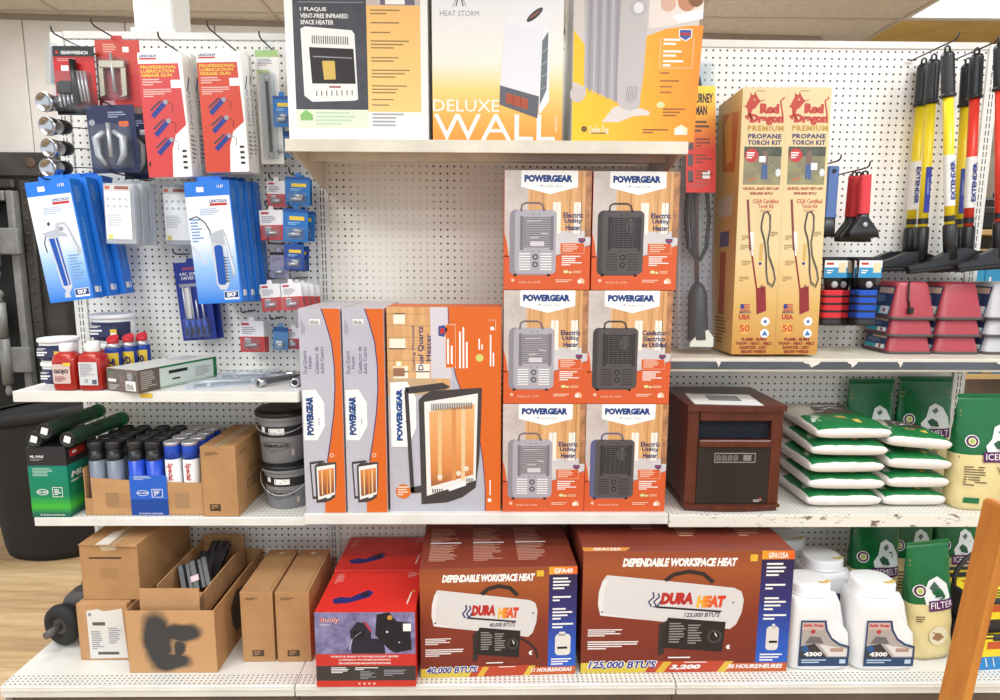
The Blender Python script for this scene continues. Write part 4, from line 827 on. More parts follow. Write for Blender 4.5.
# black wheeled thing beside the boxes
t = thing('wheeled_cutter', 'black wheeled machine part with a spoked wheel beside the kraft boxes', 'machine part', (-58.4, -11.6, ZB+.03)); rr = 2.5
DG_ = mat('dark_grey_shell', (70, 67, 66), .55)
wr_ = (0, 0, math.radians(74))
MB().tube([(0, 1.95*math.cos(a), 2.95+1.95*math.sin(a)) for a in [2*math.pi*k/28 for k in range(28)]], .95, BLKR, 10, closed=True).build('tyre', t, (-.3, -1.2, 0), wr_)
wh = MB().cyl((-.55, 0, 2.95), (.5, 0, 2.95), 1.15, DG_, 18).build('hub', t, (-.3, -1.2, 0), wr_)
for k in range(5):
    a = 2*math.pi*k/5; MB().box(-.35, -.2, .5, .1, .2, 1.5, DG_, .08).build('spoke', wh, (0, 0, 2.95), (a, 0, 0))
MB().cyl((-.6, 0, 2.95), (-2.6, 0, 2.75), .5, mat('dark_grey_metal', (92, 86, 82), .5), 14).build('axle', t, (-.3, -1.2, 0), wr_)
MB().ring([[(x, 1.4+y*math.cos(a), 4.4+y*math.sin(a)) for x in (0,) for y in (0,) for a in (0,)] for _ in ()] or [sring(3.6, 3.0, 4.9, 3, 16, cx=.6, cy=.6), sring(3.4, 2.8, 6.2, 3, 16, cx=.9, cy=.9), sring(2.2, 2.0, 7.0, 3, 16, cx=1.2, cy=1.2)], DG_).build('motor_housing', t)
MB().prism([(-.2, 5.0), (3.0, 5.2), (3.4, 8.6), (2.2, 9.6), (.6, 8.0)], 'y', 2.2, 4.4, BLKR).build('guard', t)
MB().box(.6, .9, 0, 3.2, 4.4, 4.8, BLK, .5).build('body', t)

# ================================================================ middle bay
def zmap(x0, x1, y1, s, ppi, h):      # zoomed-crop pixels -> print u,v
    return (lambda x: (x-x0)/(x1-x0)), (lambda y: 1-((y1-y)/s/ppi)/h)
pWOOD = mat('print_wood_wall', (222, 176, 122), .45, var=.3, vs=5, col2=(196, 142, 88), stretch=(9, 9, 1))
pSTONE = mat('print_stone', (206, 196, 190), .45, var=.2, vs=18, col2=(180, 166, 158))
pPALE = mat('print_pale_floor', (212, 206, 206), .45, var=.12, vs=6)
pOR = ink(228, 92, 40); pOR2 = ink(234, 116, 40)
def sparks(p, u0, v0, u1, v1, n, m, l=3): p.lines(u0, v0, u1, v1, n, m, l, .45)
def utility(label, x, z, w, h, dark, txt, d=7.6, tint=None):
    t = thing('utility_heater_box', label, 'heater box', (x, -14.25+d/2, z), group='boxed electric utility heaters')
    carton(t, w, d, h, mat('utility_box_side', (224, 96, 40), .5), .05); p = front(w, d, h)
    p.rect(0, 0, .27, .72, pSTONE); p.rect(.27, 0, 1, .5, pWOOD); p.rect(.27, .5, 1, .72, pPALE, 1.6)
    for k, u in enumerate((.3, .44, .75, .88)): p.rect(u, .02, u+.008, .52, ink(184, 128, 78), 2)
    for u in (.56, .8): p.rect(u, .26, u+.09, .52, ink(236, 226, 214), 2); p.rect(u+.04, .26, u+.045, .52, ink(200, 176, 150), 3)
    p.rect(.93, 0, 1, .55, mat('print_brick', (200, 140, 96), .5, var=.4, vs=30), 2.4)
    p.poly([(0, .71), (.3, .72), (.6, .71), (.78, .67), (1, .615), (1, 1), (0, 1)], pOR, 3); p.poly([(0, .52), (.03, .6), (.05, .72), (0, .72)], pOR, 3)
    p.path([(.58, .712), (.78, .672), (1, .617)], .05, ink(70, 80, 130), 4)
    p.poly([(.19, .19), (.19, 0), (.84, 0), (.84, .135), (.52, .195), (.19, .135)][1:], iW, 3); p.text('POWERGEAR', .225, .036, .78, .096, ink(28, 66, 140), 4, bold=.07); p.circ(.42, .125, .12, iGr, 4); p.text('Comfort Zone', .44, .115, .66, .138, iGr, 4); p.rect(.37, .124, .395, .128, iGr, 4)
    c1, c2, c3, gr = ((84, 78, 78), (66, 62, 62), (52, 48, 48), (40, 37, 37)) if dark else ((168, 164, 172), (140, 134, 142), (120, 114, 122), (122, 116, 120))
    if tint: c2 = tint
    bo, sd_, fr, gg = ink(*c1), ink(*c2), ink(*c3), ink(*gr)
    p.rr(.06, .325, .56, .875, .7, sd_, 4); p.rr(.12, .325, .6, .865, .6, bo, 5)
    for u in (.11, .5): p.rect(u, .865, u+.035, .885, iK, 4)
    p.path([(.19, .335), (.2, .285), (.24, .268), (.4, .268), (.44, .285), (.46, .335)], .22, sd_ if dark else ink(112, 100, 104), 5)
    p.rr(.18, .375, .22, .665, .15, fr, 6); p.rr(.53, .375, .57, .665, .15, fr, 6); p.rect(.225, .385, .525, .64, gg, 6)
    wire = ink(*((92, 88, 88) if dark else (176, 172, 176)))
    for k in range(13): p.rect(.235, .395+.019*k, .515, .4+.019*k, wire, 7)
    if dark:
        for k in range(5): p.rect(.25+.056*k, .39, .255+.056*k, .635, wire, 7)
        p.circ(.44, .46, .6, ink(96, 92, 92), 7, .9)
    else: p.rect(.3, .59, .46, .63, ink(206, 200, 204), 8); p.path([(.26, .42), (.44, .415)], .06, iW, 8); p.path([(.3, .56), (.4, .555)], .06, iW, 8); p.path([(.42, .52), (.5, .525)], .06, iW, 8)
    for k in range(7): p.rect(.17, .69+.022*k, .3, .698+.022*k, fr if dark else iW, 6); p.rect(.42, .69+.022*k, .55, .698+.022*k, fr if dark else iW, 6)
    for v in (.72, .785): p.circ(.36, v, .38, fr if dark else ink(96, 90, 96), 7); p.circ(.36, v, .16, wire, 8)
    for u in (.33, .4): p.circ(u, .36, .09, fr, 6); p.circ(u, .67, .09, fr, 6)
    L3 = txt.split('|')
    for i, s_ in enumerate(L3): p.text(s_, .795-min(.0145*len(s_), .15), .345+.052*i, .795+min(.0145*len(s_), .15), .39+.052*i, ink(44, 50, 104), 5, bold=.025)
    p.poly([(.86, .56), (.94, .56), (.94, .585), (.9, .605), (.86, .585)], ink(60, 70, 130), 6); p.rect(.87, .57, .93, .58, iR, 7)
    p.rect(.65, .6, .93, .69, ink(240, 190, 150), 5); p.rect(.655, .604, .925, .686, pOR, 6); sparks(p, .675, .612, .9, .682, 4, ink(246, 206, 180), 7)
    sparks(p, .67, .71, .92, .8, 5, iW, 5); p.circ(.72, .845, .32, ink(220, 226, 150), 5, .2); p.circ(.77, .85, .2, ink(220, 226, 150), 5, .14); sparks(p, .8, .838, .94, .862, 2, ink(246, 206, 160), 5)
    p.circ(.1, .92, .22, ink(246, 190, 160), 5); p.text('MODEL NO. CZ798', .17, .928, .42, .945, ink(248, 206, 180), 5); sparks(p, .6, .912, .84, .942, 2, ink(248, 206, 180), 5); p.poly([(.86, .945), (.86, .915), (.9, .895), (.94, .915), (.94, .945)], ink(246, 196, 160), 5); p.rect(.865, .918, .9, .942, iW, 6)
    p.build('front_print', t)
E_ = 'Electric|Utility|Heater'
hh = 14.62
rows = ((26.0, 'bottom'), (26.0+hh+.06, 'middle'), (26.0+2*hh+.12, 'top'))
for i, (z, n_) in enumerate(rows):
    utility('orange heater box with a light grey heater, %s of the left column' % n_, 1.55+5.4+.02*i, z, 10.75, hh-.02, False, E_)
    utility('orange heater box with a dark heater, %s of the right column' % n_, 17.75+(.0, -.05, .18)[i], z, 10.7, hh-.02+(0, 0, -.05)[i], True, E_ if i != 1 else 'Calefactor|Electrico|de Utilidad', tint=(92, 92, 128) if i == 0 else None)

# ---- quartz heater boxes
LAV = mat('print_lavender_grey', (188, 186, 196), .45, var=.06, vs=6); QOR = ink(234, 104, 26); NV = ink(44, 52, 120)
def arc_pts(u_mid, amp, v0, v1, n=14): return [(u_mid-amp*(2*k/n-1)**2*(1 if True else 1), v0+(v1-v0)*k/n) for k in range(n+1)]
def heater_pic(p, u0, v0, u1, v1, l=4, full=False):     # tilted quartz heater picture inside a rectangle
    U = lambda a: u0+(u1-u0)*a; V = lambda b: v0+(v1-v0)*b; q = lambda L: [(U(a), V(b)) for a, b in L]
    dk = ink(66, 60, 60); p.poly(q([(.02, .06), (.07, .05), (.13, .9), (.08, .9)]), dk, l); p.poly(q([(.02, .04), (.5, 0), (.6, .03), (.55, .05), (.08, .09)]), dk, l); p.poly(q([(.08, .86), (.24, .84), (.24, .9), (.09, .91)]), dk, l)
    p.poly(q([(.2, .14), (.26, .1), (.36, .065), (1, .04), (.99, .3), (.97, .6), (.92, .86), (.75, .94), (.55, .985), (.22, 1)]), dk, l+1); p.poly(q([(.27, .155), (.95, .085), (.92, .8), (.29, .93)]), ink(232, 228, 222), l+2)
    p.poly(q([(.33, .235), (.91, .175), (.89, .75), (.345, .85)]), grad('quartz_glow', [(0, (136, 80, 54)), (.2, (222, 136, 70)), (.6, (238, 174, 110)), (1, (242, 188, 130))], 2, 3, 18), l+3)
    for a, c in ((.44, (248, 206, 140)), (.62, (236, 150, 74)), (.74, (248, 214, 160))): p.poly(q([(a, .21), (a+.05, .205), (a+.045, .8), (a-.005, .8)]), ink(*c), l+4)
    if full:
        for k in range(34): b = .2+.017*k; p.poly(q([(.34, b+.02), (.89, b-.03), (.89, b-.028), (.34, b+.023)]), ink(206, 150, 96), l+5)
        for k in range(24): a = .36+.022*k; p.poly(q([(a, .155+.02*(1-(a))), (a+.011, .155+.02*(1-a)), (a+.011, .215-.03*a+.02), (a, .215-.03*a+.02)]), ink(96, 90, 88), l+5)
        p.poly(q([(.56, .86), (.78, .815), (.8, .84), (.58, .89)]), iW, l+5)
        for k in range(5): a = .36+.03*k; p.rect(U(a), V(.87), U(a+.015), V(.905), ink(70, 66, 64), l+5); a = .8+.02*k; p.rect(U(a), V(.78), U(a+.01), V(.815), ink(70, 66, 64), l+5)
        for a, b in ((.46, .77), (.7, .74), (.8, .7)): p.circ(U(a), V(b), .35, ink(252, 236, 210), l+5)
    else: p.poly(q([(.6, .85), (.78, .82), (.78, .86), (.62, .9)]), iW, l+5)
def quartz_side(label, x, y, w, h, d=13):
    t = thing('quartz_heater_box', label, 'heater box', (x, y+d/2, Z2M), group='boxed quartz heaters'); carton(t, w, d, h, mat('quartz_box_side', (206, 200, 206), .5), .05)
    p = front(w, d, h); p.rect(0, 0, 1, 1, LAV)
    c = [(.55, 0), (.65, .06), (.78, .16), (.83, .27), (.83, .38), (.78, .5), (.68, .63), (.58, .74), (.5, .84), (.48, 1)]
    p.poly(c+[(1, 1), (1, 0)], QOR, 2); p.path(c[:8], .13, NV, 3)
    p.text('Dual Quartz\nHeater', .07, .2, .28, .31, NV, 3, rot=90); p.text('Calefactor de\ndoble Cuarzo', .36, .18, .58, .31, NV, 3, rot=90)
    p.poly([(.03, .39), (.35, .385), (.55, .45), (.55, .565), (.35, .635), (.03, .635)], iW, 3); p.text('POWERGEAR', .1, .42, .28, .61, ink(30, 74, 140), 4, rot=90, bold=.075); p.lines(.4, .47, .44, .56, 1, iGr, 4, vert=True)
    p.rect(.26, .05, .52, .075, iW, 3); p.lines(.28, .052, .5, .073, 9, iK, 4, vert=True); p.lines(.06, .05, .16, .12, 3, iGr, 4, vert=True); p.circ(.7, .71, .28, ink(246, 200, 170), 3); p.circ(.7, .71, .16, QOR, 4)
    heater_pic(p, .12, .735, .8, .95); p.build('front_print', t)
quartz_side('slim end of a grey and orange quartz heater box, leftmost', -24.3+2.62, -14.55, 5.2, 26.9); quartz_side('slim end of a grey and orange quartz heater box, second from the left', -18.85+2.62, -14.45, 5.2, 26.9)
w, h, d = 14.6, 27.1, 5.5
t = thing('quartz_heater_box', 'wide orange quartz heater box showing the large glowing heater', 'heater box', (-13.3+w/2, -14.0+d/2, Z2M), group='boxed quartz heaters'); carton(t, w, d, h, mat('quartz_box_orange', (226, 108, 40), .5), .05)
p = front(w, d, h); p.rect(0, 0, 1, 1, LAV); p.rect(0, 0, .55, .42, pWOOD, 2)
for k in range(7): p.rect(0, .03+.055*k, .5, .035+.055*k, ink(200, 158, 110), 3)
for u, v, a, b in ((.06, .03, .1, .05), (.02, .15, .14, .05), (.25, .27, .12, .07), (.05, .28, .13, .06)): p.rect(u, v, u+a, v+b, ink(240, 226, 206), 3)
p.rect(.05, .29, .15, .33, ink(160, 112, 80), 4); p.rect(0, .34, .42, .42, ink(206, 172, 130), 3.3); p.rect(.38, 0, .56, .34, ink(208, 200, 206), 3.5)
c = [(.535, 0), (.54, .1), (.56, .22), (.6, .33), (.66, .42), (.8, .6), (.84, .75), (.86, .88), (.86, 1)]; p.poly(c+[(1, 1), (1, 0)], QOR, 4); p.path(c, .1, NV, 5)
p.text('Ceiling Mounted', .215, .09, .25, .3, NV, 6, rot=90); p.text('Dual Quartz', .27, .09, .325, .3, NV, 6, rot=90, bold=.015); p.text('Heater', .34, .125, .385, .255, NV, 6, rot=90, bold=.01)
p.poly([(.45, .09), (.5, .085), (.53, .105), (.5, .14), (.45, .135)], ink(60, 76, 150), 6); p.rect(.465, .1, .505, .125, iR, 7)
p.rect(.51, .08, .6, .29, ink(244, 196, 160), 5); p.rect(.515, .084, .595, .286, QOR, 6); p.lines(.525, .1, .59, .27, 2, iW, 7, vert=True); p.lines(.63, .06, .72, .29, 3, iW, 6, vert=True); p.circ(.81, .24, .5, ink(214, 214, 110), 5); p.lines(.8, .12, .85, .2, 2, iW, 6, vert=True); p.lines(.9, .12, .95, .28, 2, iW, 6, vert=True)
p.path([(.88, .06), (.95, .06), (.95, .11)], .06, ink(250, 216, 190), 6); p.circ(.92, .1, .25, iW, 6); p.rect(.07, .255, .13, .285, iY, 5); p.rect(.08, .26, .12, .28, iW, 6)
p.poly([(.02, .36), (.17, .355), (.245, .43), (.245, .58), (.17, .675), (.02, .675)], iW, 6); p.text('POWERGEAR', .07, .39, .125, .645, ink(26, 76, 150), 7, rot=90, bold=.075); p.circ(.16, .55, .16, iGr, 7); p.lines(.155, .46, .175, .53, 1, iGr, 7, vert=True)
heater_pic(p, .13, .36, .83, .965, 8, True); p.circ(.12, .9, 1.0, pOR2, 8); p.lines(.07, .875, .17, .925, 4, ink(252, 226, 200), 9); p.circ(.9, .945, .26, iW, 6); p.lines(.9, .78, .92, .92, 1, iW, 6, vert=True); p.build('front_print', t)

# ---- base deck: red portable heater boxes
RED = mat('buddy_box_red', (214, 44, 36), .4)
A, B = WZ(317, 687, ZB), WZ(416, 686.5, ZB); w = (B-A).x; h = 10.0
y1 = WZ(332, 570.7, ZB+h).y; y2 = WZ(352, 537.5, ZB+h).y
def buddy_top(p, small=False):
    bl = ink(40, 44, 120); p.poly([(.12, .72), (.2, .66), (.3, .68), (.36, .6), (.46, .5), (.52, .55), (.5, .66), (.42, .72), (.3, .8), (.16, .82)], bl, 2); p.circ(.44, .6, .5, iK, 3); p.lines(.06, .1, .16, .35, 6, ink(240, 150, 140), 2); p.lines(.84, .05, .96, .2, 4, ink(240, 160, 150), 2)
    p.path([(.92, .55), (.9, .82)], .18, ink(248, 226, 210), 2); p.circ(.94, .53, .25, ink(250, 140, 40), 3)
t = thing('portable_heater_box', 'bright red portable heater box with a purple photo, at the front', 'heater box', ((A.x+B.x)/2, (A.y+y1)/2, ZB), group='red portable heater boxes'); d = y1-A.y; carton(t, w, d-.04, h, RED, .05)
p = front(w, d-.04, h); p.rect(0, 0, 1, .555, mat('print_purple_snow', (150, 146, 186), .45, var=.5, vs=26, col2=(84, 80, 122)))
dk = ink(38, 36, 50); p.poly([(.36, .55), (.35, .24), (.42, .13), (.5, .14), (.56, .25), (.56, .35), (.68, .35), (.7, .55)], dk, 2); p.poly([(.6, .3), (.62, .03), (.74, .0), (.82, .12), (.95, .14), (.96, .5), (.8, .54), (.74, .5)], ink(30, 28, 38), 3); p.path([(.5, .13), (.56, .25)], .3, ink(190, 60, 80), 4); p.circ(.75, .07, .32, ink(214, 150, 50), 4); p.rect(.38, .25, .5, .34, ink(24, 24, 30), 4); p.path([(.39, .33), (.46, .26)], .08, iGr, 5); p.rect(.88, .15, .96, .25, iW, 5); p.path([(.37, .35), (.34, .5)], .12, ink(190, 190, 220), 4); p.circ(.72, .26, .14, ink(230, 226, 220), 5); p.circ(.84, .4, .1, ink(200, 196, 200), 5)
p.text('Buddy', .05, .07, .26, .145, iW, 5, bold=.05, shear=.2); p.text('Buddy', .05, .07, .26, .145, ink(206, 50, 50), 6, bold=.015, shear=.2); p.text('4,000 BTU', .05, .155, .16, .175, iW, 5)
p.rect(0, .555, 1, .715, ink(220, 52, 42), 2); 
for i, s_ in enumerate(("WORLD'S #1 BRAND OF PORTABLE RADIANT HEATERS", 'LA MARQUE #1 DU MONDE DES RADIANTS', 'DE CHAUFFAGES RADIANTES PORTATIFS')): p.text(s_, .15+.08*(i > 0), .575+.045*i, .83-.08*(i > 0), .602+.045*i, iW, 4, bold=.02)
p.rect(0, .715, 1, .915, ink(62, 58, 58), 2); p.lines(.15, .735, .36, .82, 4, iW); p.lines(.39, .735, .66, .78, 2, iW); p.lines(.44, .79, .6, .9, 6, iGr); p.lines(.68, .77, .92, .86, 4, iGr); p.rect(0, .915, 1, 1, ink(222, 56, 44), 2)
for k in range(4): p.circ(.43+.05*k, .957, .16, ink(250, 190, 180), 3)
p.build('front_print', t); p = top(w, d-.04, h); buddy_top(p); p.build('top_print', t)
d2 = y2-y1; t = thing('portable_heater_box', 'red portable heater box standing behind the front red one', 'heater box', ((A.x+B.x)/2-.15, (y1+y2)/2+.05, ZB), group='red portable heater boxes'); carton(t, w, d2-.04, h, RED, .05); p = top(w, d2-.04, h); buddy_top(p); p.build('top_print', t)

# ---- forced-air heater boxes
BRN = mat('heater_box_brown', (136, 62, 44), .42, var=.15, vs=4, col2=(118, 50, 36))
def forced(label, A, B, h, d, big):
    w = (B-A).length; a = math.atan2(B.y-A.y, B.x-A.x); m_ = (A+B)/2; n_ = Vector((-math.sin(a), math.cos(a), 0)); loc = m_+n_*(d/2)
    t = thing('forced_air_heater_box', label, 'heater box', (loc.x, loc.y, ZB), (0, 0, a), 'boxed forced-air heaters'); carton(t, w, d, h, BRN, .07)
    s = 'big' if big else 'small'; p = front(w, d, h)
    p.rect(0, 0, 1, 1, grad('forced_front_'+s, [(0, (116, 46, 36)), (.5, (132, 56, 38)), (.85, (160, 84, 44)), (1, (148, 74, 46))], 2, 0, h)); pu = .82 if not big else .845
    p.text('DEPENDABLE WORKSPACE HEAT', .14 if not big else .185, .055, .73, .125, iW, 3, bold=.06, shear=.25)
    p.rect(pu, .0, 1, .925, grad('forced_panel_'+s, [(0, (40, 100, 200)), (.3, (44, 84, 180)), (.6, (50, 48, 110)), (1, (46, 34, 62))], 2, 0, h), 2); p.rect(pu, 0, 1, .07, grad('forced_bar_'+s, [(0, (240, 170, 50)), (1, (224, 96, 40))], 0, w*.3, w*.5), 3); p.text('GFA40' if not big else 'GFA125A', pu+.03, .015, .97, .06, iW, 4, bold=.03); p.rect(.74 if not big else .79, .03, .785 if not big else .825, .085, ink(240, 190, 50), 3)
    for k, (v, n2) in enumerate(((.1, 4), (.27, 2), (.38, 4), (.52, 2))): p.lines(pu+.025, v, .98, v+.03*n2, n2, iW, 3)
    tk = ink(222, 218, 212); p.rr(pu+.045, .62, .965 if not big else .95, .82, .5, tk, 3); p.rect(pu+.07, .6, .93, .64, tk, 3); p.rect(pu+.06, .74, .945, .76, iK, 4); p.lines(pu+.02, .85, .98, .92, 3, iW, 3)
    cyl_ = [(.11, .19), (.3, .225), (.5, .262), (.7, .3), (.735, .33), (.748, .4), (.742, .5), (.72, .6), (.69, .64), (.5, .6), (.3, .56), (.085, .52), (.072, .43), (.075, .33), (.09, .24)]
    if big: cyl_ = [(u*1.03+.0, v) for u, v in cyl_]
    p.poly(cyl_, ink(214, 210, 208), 3); p.poly([(a_, b_) for a_, b_ in cyl_[-5:-1]]+[cyl_[-1], (.12, .22), (.1, .36), (.1, .5)], ink(226, 222, 220), 4)
    p.path([(.39, .24), (.43, .19), (.5, .165), (.57, .185), (.62, .255)], .55, ink(48, 40, 38), 3)
    for u, v in ((.095, .49), (.72, .42), (.42, .565)): p.circ(u, v, .12, iK, 5)
    u0, u1 = (.335, .625) if not big else (.38, .68)
    fl = ink(60, 62, 120); p.path([(u0-.05, .45), (u0-.065, .41), (u0-.04, .37), (u0-.045, .33)], .22, fl, 5); p.path([(u0-.025, .45), (u0-.04, .41), (u0-.015, .37), (u0-.02, .34)], .22, fl, 5); p.path([(u0-.04, .455), (u0-.02, .44), (u0-.004, .4)], .2, fl, 5)
    um = u0+(u1-u0)*.5
    p.text('DURA', u0-.01, .335, um-.004, .435, ink(206, 44, 40), 5, bold=.08, shear=.2); p.text('HEAT', um+.012, .362, u1+.005, .46, grad('heat_word_'+s, [(0, (236, 196, 60)), (.5, (226, 100, 40)), (1, (206, 44, 40))], 0, w*(um+.01-.5), w*(u1-.5)), 5, bold=.08, shear=.2)
    p.poly([(u0-.02, .445), (u1-.01, .487), (u1-.02, .502), (u0-.03, .46)], ink(40, 36, 44), 5); p.text("40,000 BTU'S" if not big else "125,000 BTU'S", u0+.18*(u1-u0)*2, .5, u1-.02, .545, ink(50, 48, 90), 5, bold=.02, shear=.25)
    cb = ink(40, 36, 36); c0, c1 = (.365, .64) if not big else (.4, .69)
    p.poly([(c0+.01, .54), (c1, .58), (c1-.01, .83), (c0-.02, .79)], cb, 6); p.poly([(c0-.03, .6), (c0+.01, .56), (c0, .84), (c0-.03, .86)], ink(52, 46, 44), 5); sparks(p, c0+.02, .585, c0+.1, .76, 8, ink(150, 146, 144), 7); sparks(p, c0+.11, .6, c0+.18, .77, 8, ink(150, 146, 144), 7); p.circ(c1-.05, .7, .75 if not big else .95, ink(70, 66, 64), 7); p.circ(c1-.05, .7, .5 if not big else .65, ink(34, 32, 32), 8); p.path([(c1-.05, .67), (c1-.04, .7)], .12, iW, 9)
    if not big: p.path([(c1, .65), (.7, .7), (.74, .76), (.75, .84)], .3, ink(48, 42, 40), 5)
    p.lines(.03, .635, .2, .7, 4, iW, 3); p.lines(.03, .735, .28, .81, 4, iW, 3); p.circ(.71, .79, .3, iW, 4); p.circ(.72, .79, .18, ink(140, 56, 38), 5); p.lines(.42, .87, .7, .89, 1, iW, 3)
    p.poly([(0, .915), (.34, .915), (.31, 1), (0, 1)], ink(226, 196, 60), 3); p.poly([(.34, .905), (.7, .905), (.67, 1), (.31, 1)], ink(206, 70, 40), 3); p.poly([(.7, .925), (1, .925), (1, 1), (.67, 1)], ink(214, 96, 40), 3); p.poly([(.4, .91), (.44, .91), (.4, 1), (.36, 1)], ink(232, 180, 50), 4); p.poly([(.7, .91), (.74, .91), (.7, 1), (.66, 1)], ink(232, 190, 60), 4)
    bt = "40,000 BTU'S" if not big else "125,000 BTU'S"; p.text(bt, .03, .895, .37, .975, iW, 5, bold=.09, shear=.25); p.text(bt, .035, .9, .365, .972, ink(50, 60, 160), 6, bold=.03, shear=.25)
    p.text('1,000 SQ. FT' if not big else '3,200', .43, .935, .67 if not big else .58, .98, iW, 5, bold=.05, shear=.25); p.text('11 HOURS/HORAS' if not big else '30 HOURS/HEURES', .71, .935, .98, .972, iW, 5, bold=.04, shear=.25); p.lines(.5, .912, .66, .925, 1, iW, 5)
    p.build('front_print', t)
    p = top(w, d, h)
    if big: p.poly([(.0, .93), (.23, .93), (.2, .995), (.0, .995)], ink(232, 150, 50)); p.text('GFA125A', .05, .94, .18, .985, iW, 3, bold=.03, shear=.2); p.lines(.28, .3, .45, .6, 8, ink(214, 150, 120), 2); p.lines(.5, .3, .62, .75, 9, ink(214, 150, 120), 2); p.lines(.8, .3, .94, .75, 9, ink(214, 150, 120), 2)
    else:
        for k in range(3): p.lines(.05+.29*k, .2, .25+.29*k, .5, 10, ink(206, 150, 126), 2); p.lines(.05+.29*k, .55, .24+.29*k, .88, 11, ink(206, 150, 126), 2); p.rect(.05+.29*k, .5, .26+.29*k, .525, iW, 2)
    p.build('top_print', t)
A, B = WZ(421, 678, ZB), WZ(575, 673.5, ZB); forced('smaller brown forced-air heater box marked 40,000, beside the red boxes', A, B, 14.75, 14.6, False)
A, B = WZ(580.5, 673, ZB), WZ(786, 671, ZB); forced('larger brown forced-air heater box marked 125,000, beside the white jugs', A, B, 16.65, 15.5, True)

# ---- three big heater boxes on the top shelf
GL = mat('glossy_white_carton', (238, 236, 232), .35)
def bigbox(label, x0, x1, h, d, yf=-15.9): 
    w = x1-x0; t = thing('large_heater_box', label, 'heater box', ((x0+x1)/2, yf+d/2, ZT), group='large heater boxes on the top shelf'); carton(t, w, d, h, GL, .06); return t, w, h, front(w, d, h)
t, w, h, p = bigbox('white and yellow infrared plaque heater box on the top shelf', -24.05, -7.5, 21, 9)
X, Y_ = zmap(28, 612, 574, 4.12, 9.0, 21); R4 = lambda a, b, c, d_, m, l=1: p.rect(X(a), Y_(b), X(c), Y_(d_), m, l)
sl = mat('print_slate', (70, 72, 80), .45, var=.2, vs=20, col2=(58, 60, 68)); R4(62, -200, 362, 448, sl); R4(362, 18, 582, 456, grad('print_amber', [(0, (246, 204, 130)), (.5, (240, 196, 120)), (1, (238, 188, 116))], 2, 3, 15)); R4(362, -200, 582, 18, pSTONE); R4(420, -60, 560, 16, ink(110, 100, 120), 2); R4(440, -40, 520, 14, iW, 3)
for i, s_ in enumerate(('1 PLAQUE', 'VENT-FREE INFRARED', 'SPACE HEATER')): p.text(s_, X(93), Y_(28+26*i), X((200, 288, 228)[i]), Y_(46+26*i), iW, 3, bold=.02)
R4(85, 6, 350, 9, iGr, 2); R4(62, 450, 362, 526, ink(222, 232, 206)); p.poly([(X(78), Y_(494)), (X(78), Y_(470)), (X(102), Y_(450)), (X(130), Y_(470)), (X(130), Y_(494))], ink(140, 200, 110), 2); p.lines(X(142), Y_(458), X(340), Y_(520), 4, ink(190, 212, 190), 2); p.lines(X(378), Y_(462), X(530), Y_(524), 4, ink(170, 170, 180), 2)
for v, n_ in ((35, 2), (86, 1), (125, 1), (160, 3), (228, 2), (280, 3), (345, 3), (402, 1), (425, 1)): p.lines(X(378), Y_(v), X(545), Y_(v+n_*14), n_, ink(150, 120, 80), 2, .35)
wb_ = ink(236, 234, 230); p.poly([(X(a), Y_(b)) for a, b in ((92, 115), (110, 106), (300, 120), (312, 135), (320, 405), (305, 410), (130, 416), (98, 390))], wb_, 3); p.poly([(X(a), Y_(b)) for a, b in ((124, 190), (306, 196), (312, 340), (132, 340))], ink(46, 42, 42), 4); p.poly([(X(a), Y_(b)) for a, b in ((176, 246), (228, 246), (230, 322), (182, 324))], ink(226, 190, 90), 5); p.poly([(X(a), Y_(b)) for a, b in ((140, 226), (300, 232), (300, 236), (140, 231))], iGr, 5); R4(202, 350, 250, 357, ink(170, 80, 50), 5)
for k in range(17): R4(137+9*k, 142+.3*k, 141+9*k, 176+.2*k, ink(70, 68, 68), 4)
for k in range(8): R4(147+21*k, 370-.5*k, 151+21*k, 392-.6*k, ink(80, 78, 78), 4)
p.build('front_print', t)
t, w, h, p = bigbox('white to orange wall heater box in the middle of the top shelf', -7.0, 8.35, 22, 9)
X, Y_ = zmap(62, 584, 578, 4.12, 9.0, 22); q = lambda L: [(X(a), Y_(b)) for a, b in L]
p.rect(0, 0, 1, 1, grad('heatstorm_front', [(0, (244, 150, 60)), (.15, (246, 176, 84)), (.32, (248, 212, 130)), (.5, (240, 234, 222)), (1, (226, 228, 236))], 2, 0, 18))
p.text('HEAT STORM', X(94), Y_(40), X(248), Y_(62), ink(130, 136, 150), 2); 
for k in (-1, 1): p.path(q([(172+k*4, -20), (172+k*14, 22)]), .16, ink(110, 112, 120), 2); p.path(q([(172+k*12, -10), (172+k*26, 24)]), .1, ink(150, 152, 160), 2)
p.text('DELUXE', X(64), Y_(406), X(330), Y_(456), ink(250, 244, 236), 3); p.text('WALL', X(66), Y_(466), X(556), Y_(576), ink(250, 244, 236), 3)
p.poly(q([(365, 60), (385, 15), (545, 35), (530, 100), (500, 118), (350, 100)]), ink(232, 232, 236), 4); p.poly(q([(350, 98), (502, 116), (488, 392), (333, 348)]), ink(228, 228, 234), 5); p.poly(q([(502, 116), (530, 100), (530, 410), (490, 470), (488, 390)]), ink(236, 236, 240), 5); p.poly(q([(500, 160), (524, 120), (520, 360), (492, 430)]), ink(110, 116, 124), 6)
for k in range(4): p.path(q([(498, 210+50*k), (520, 190+52*k)]), .12, ink(160, 164, 170), 7)
p.poly(q([(333, 345), (490, 390), (484, 482), (331, 425)]), ink(96, 98, 106), 6); p.poly(q([(357, 376), (446, 402), (445, 447), (356, 418)]), ink(206, 92, 60), 7)
for k in range(6): p.poly(q([(357, 382+7*k), (446, 408+6.5*k), (446, 410+6.5*k), (357, 384+7*k)]), ink(150, 60, 46), 8)
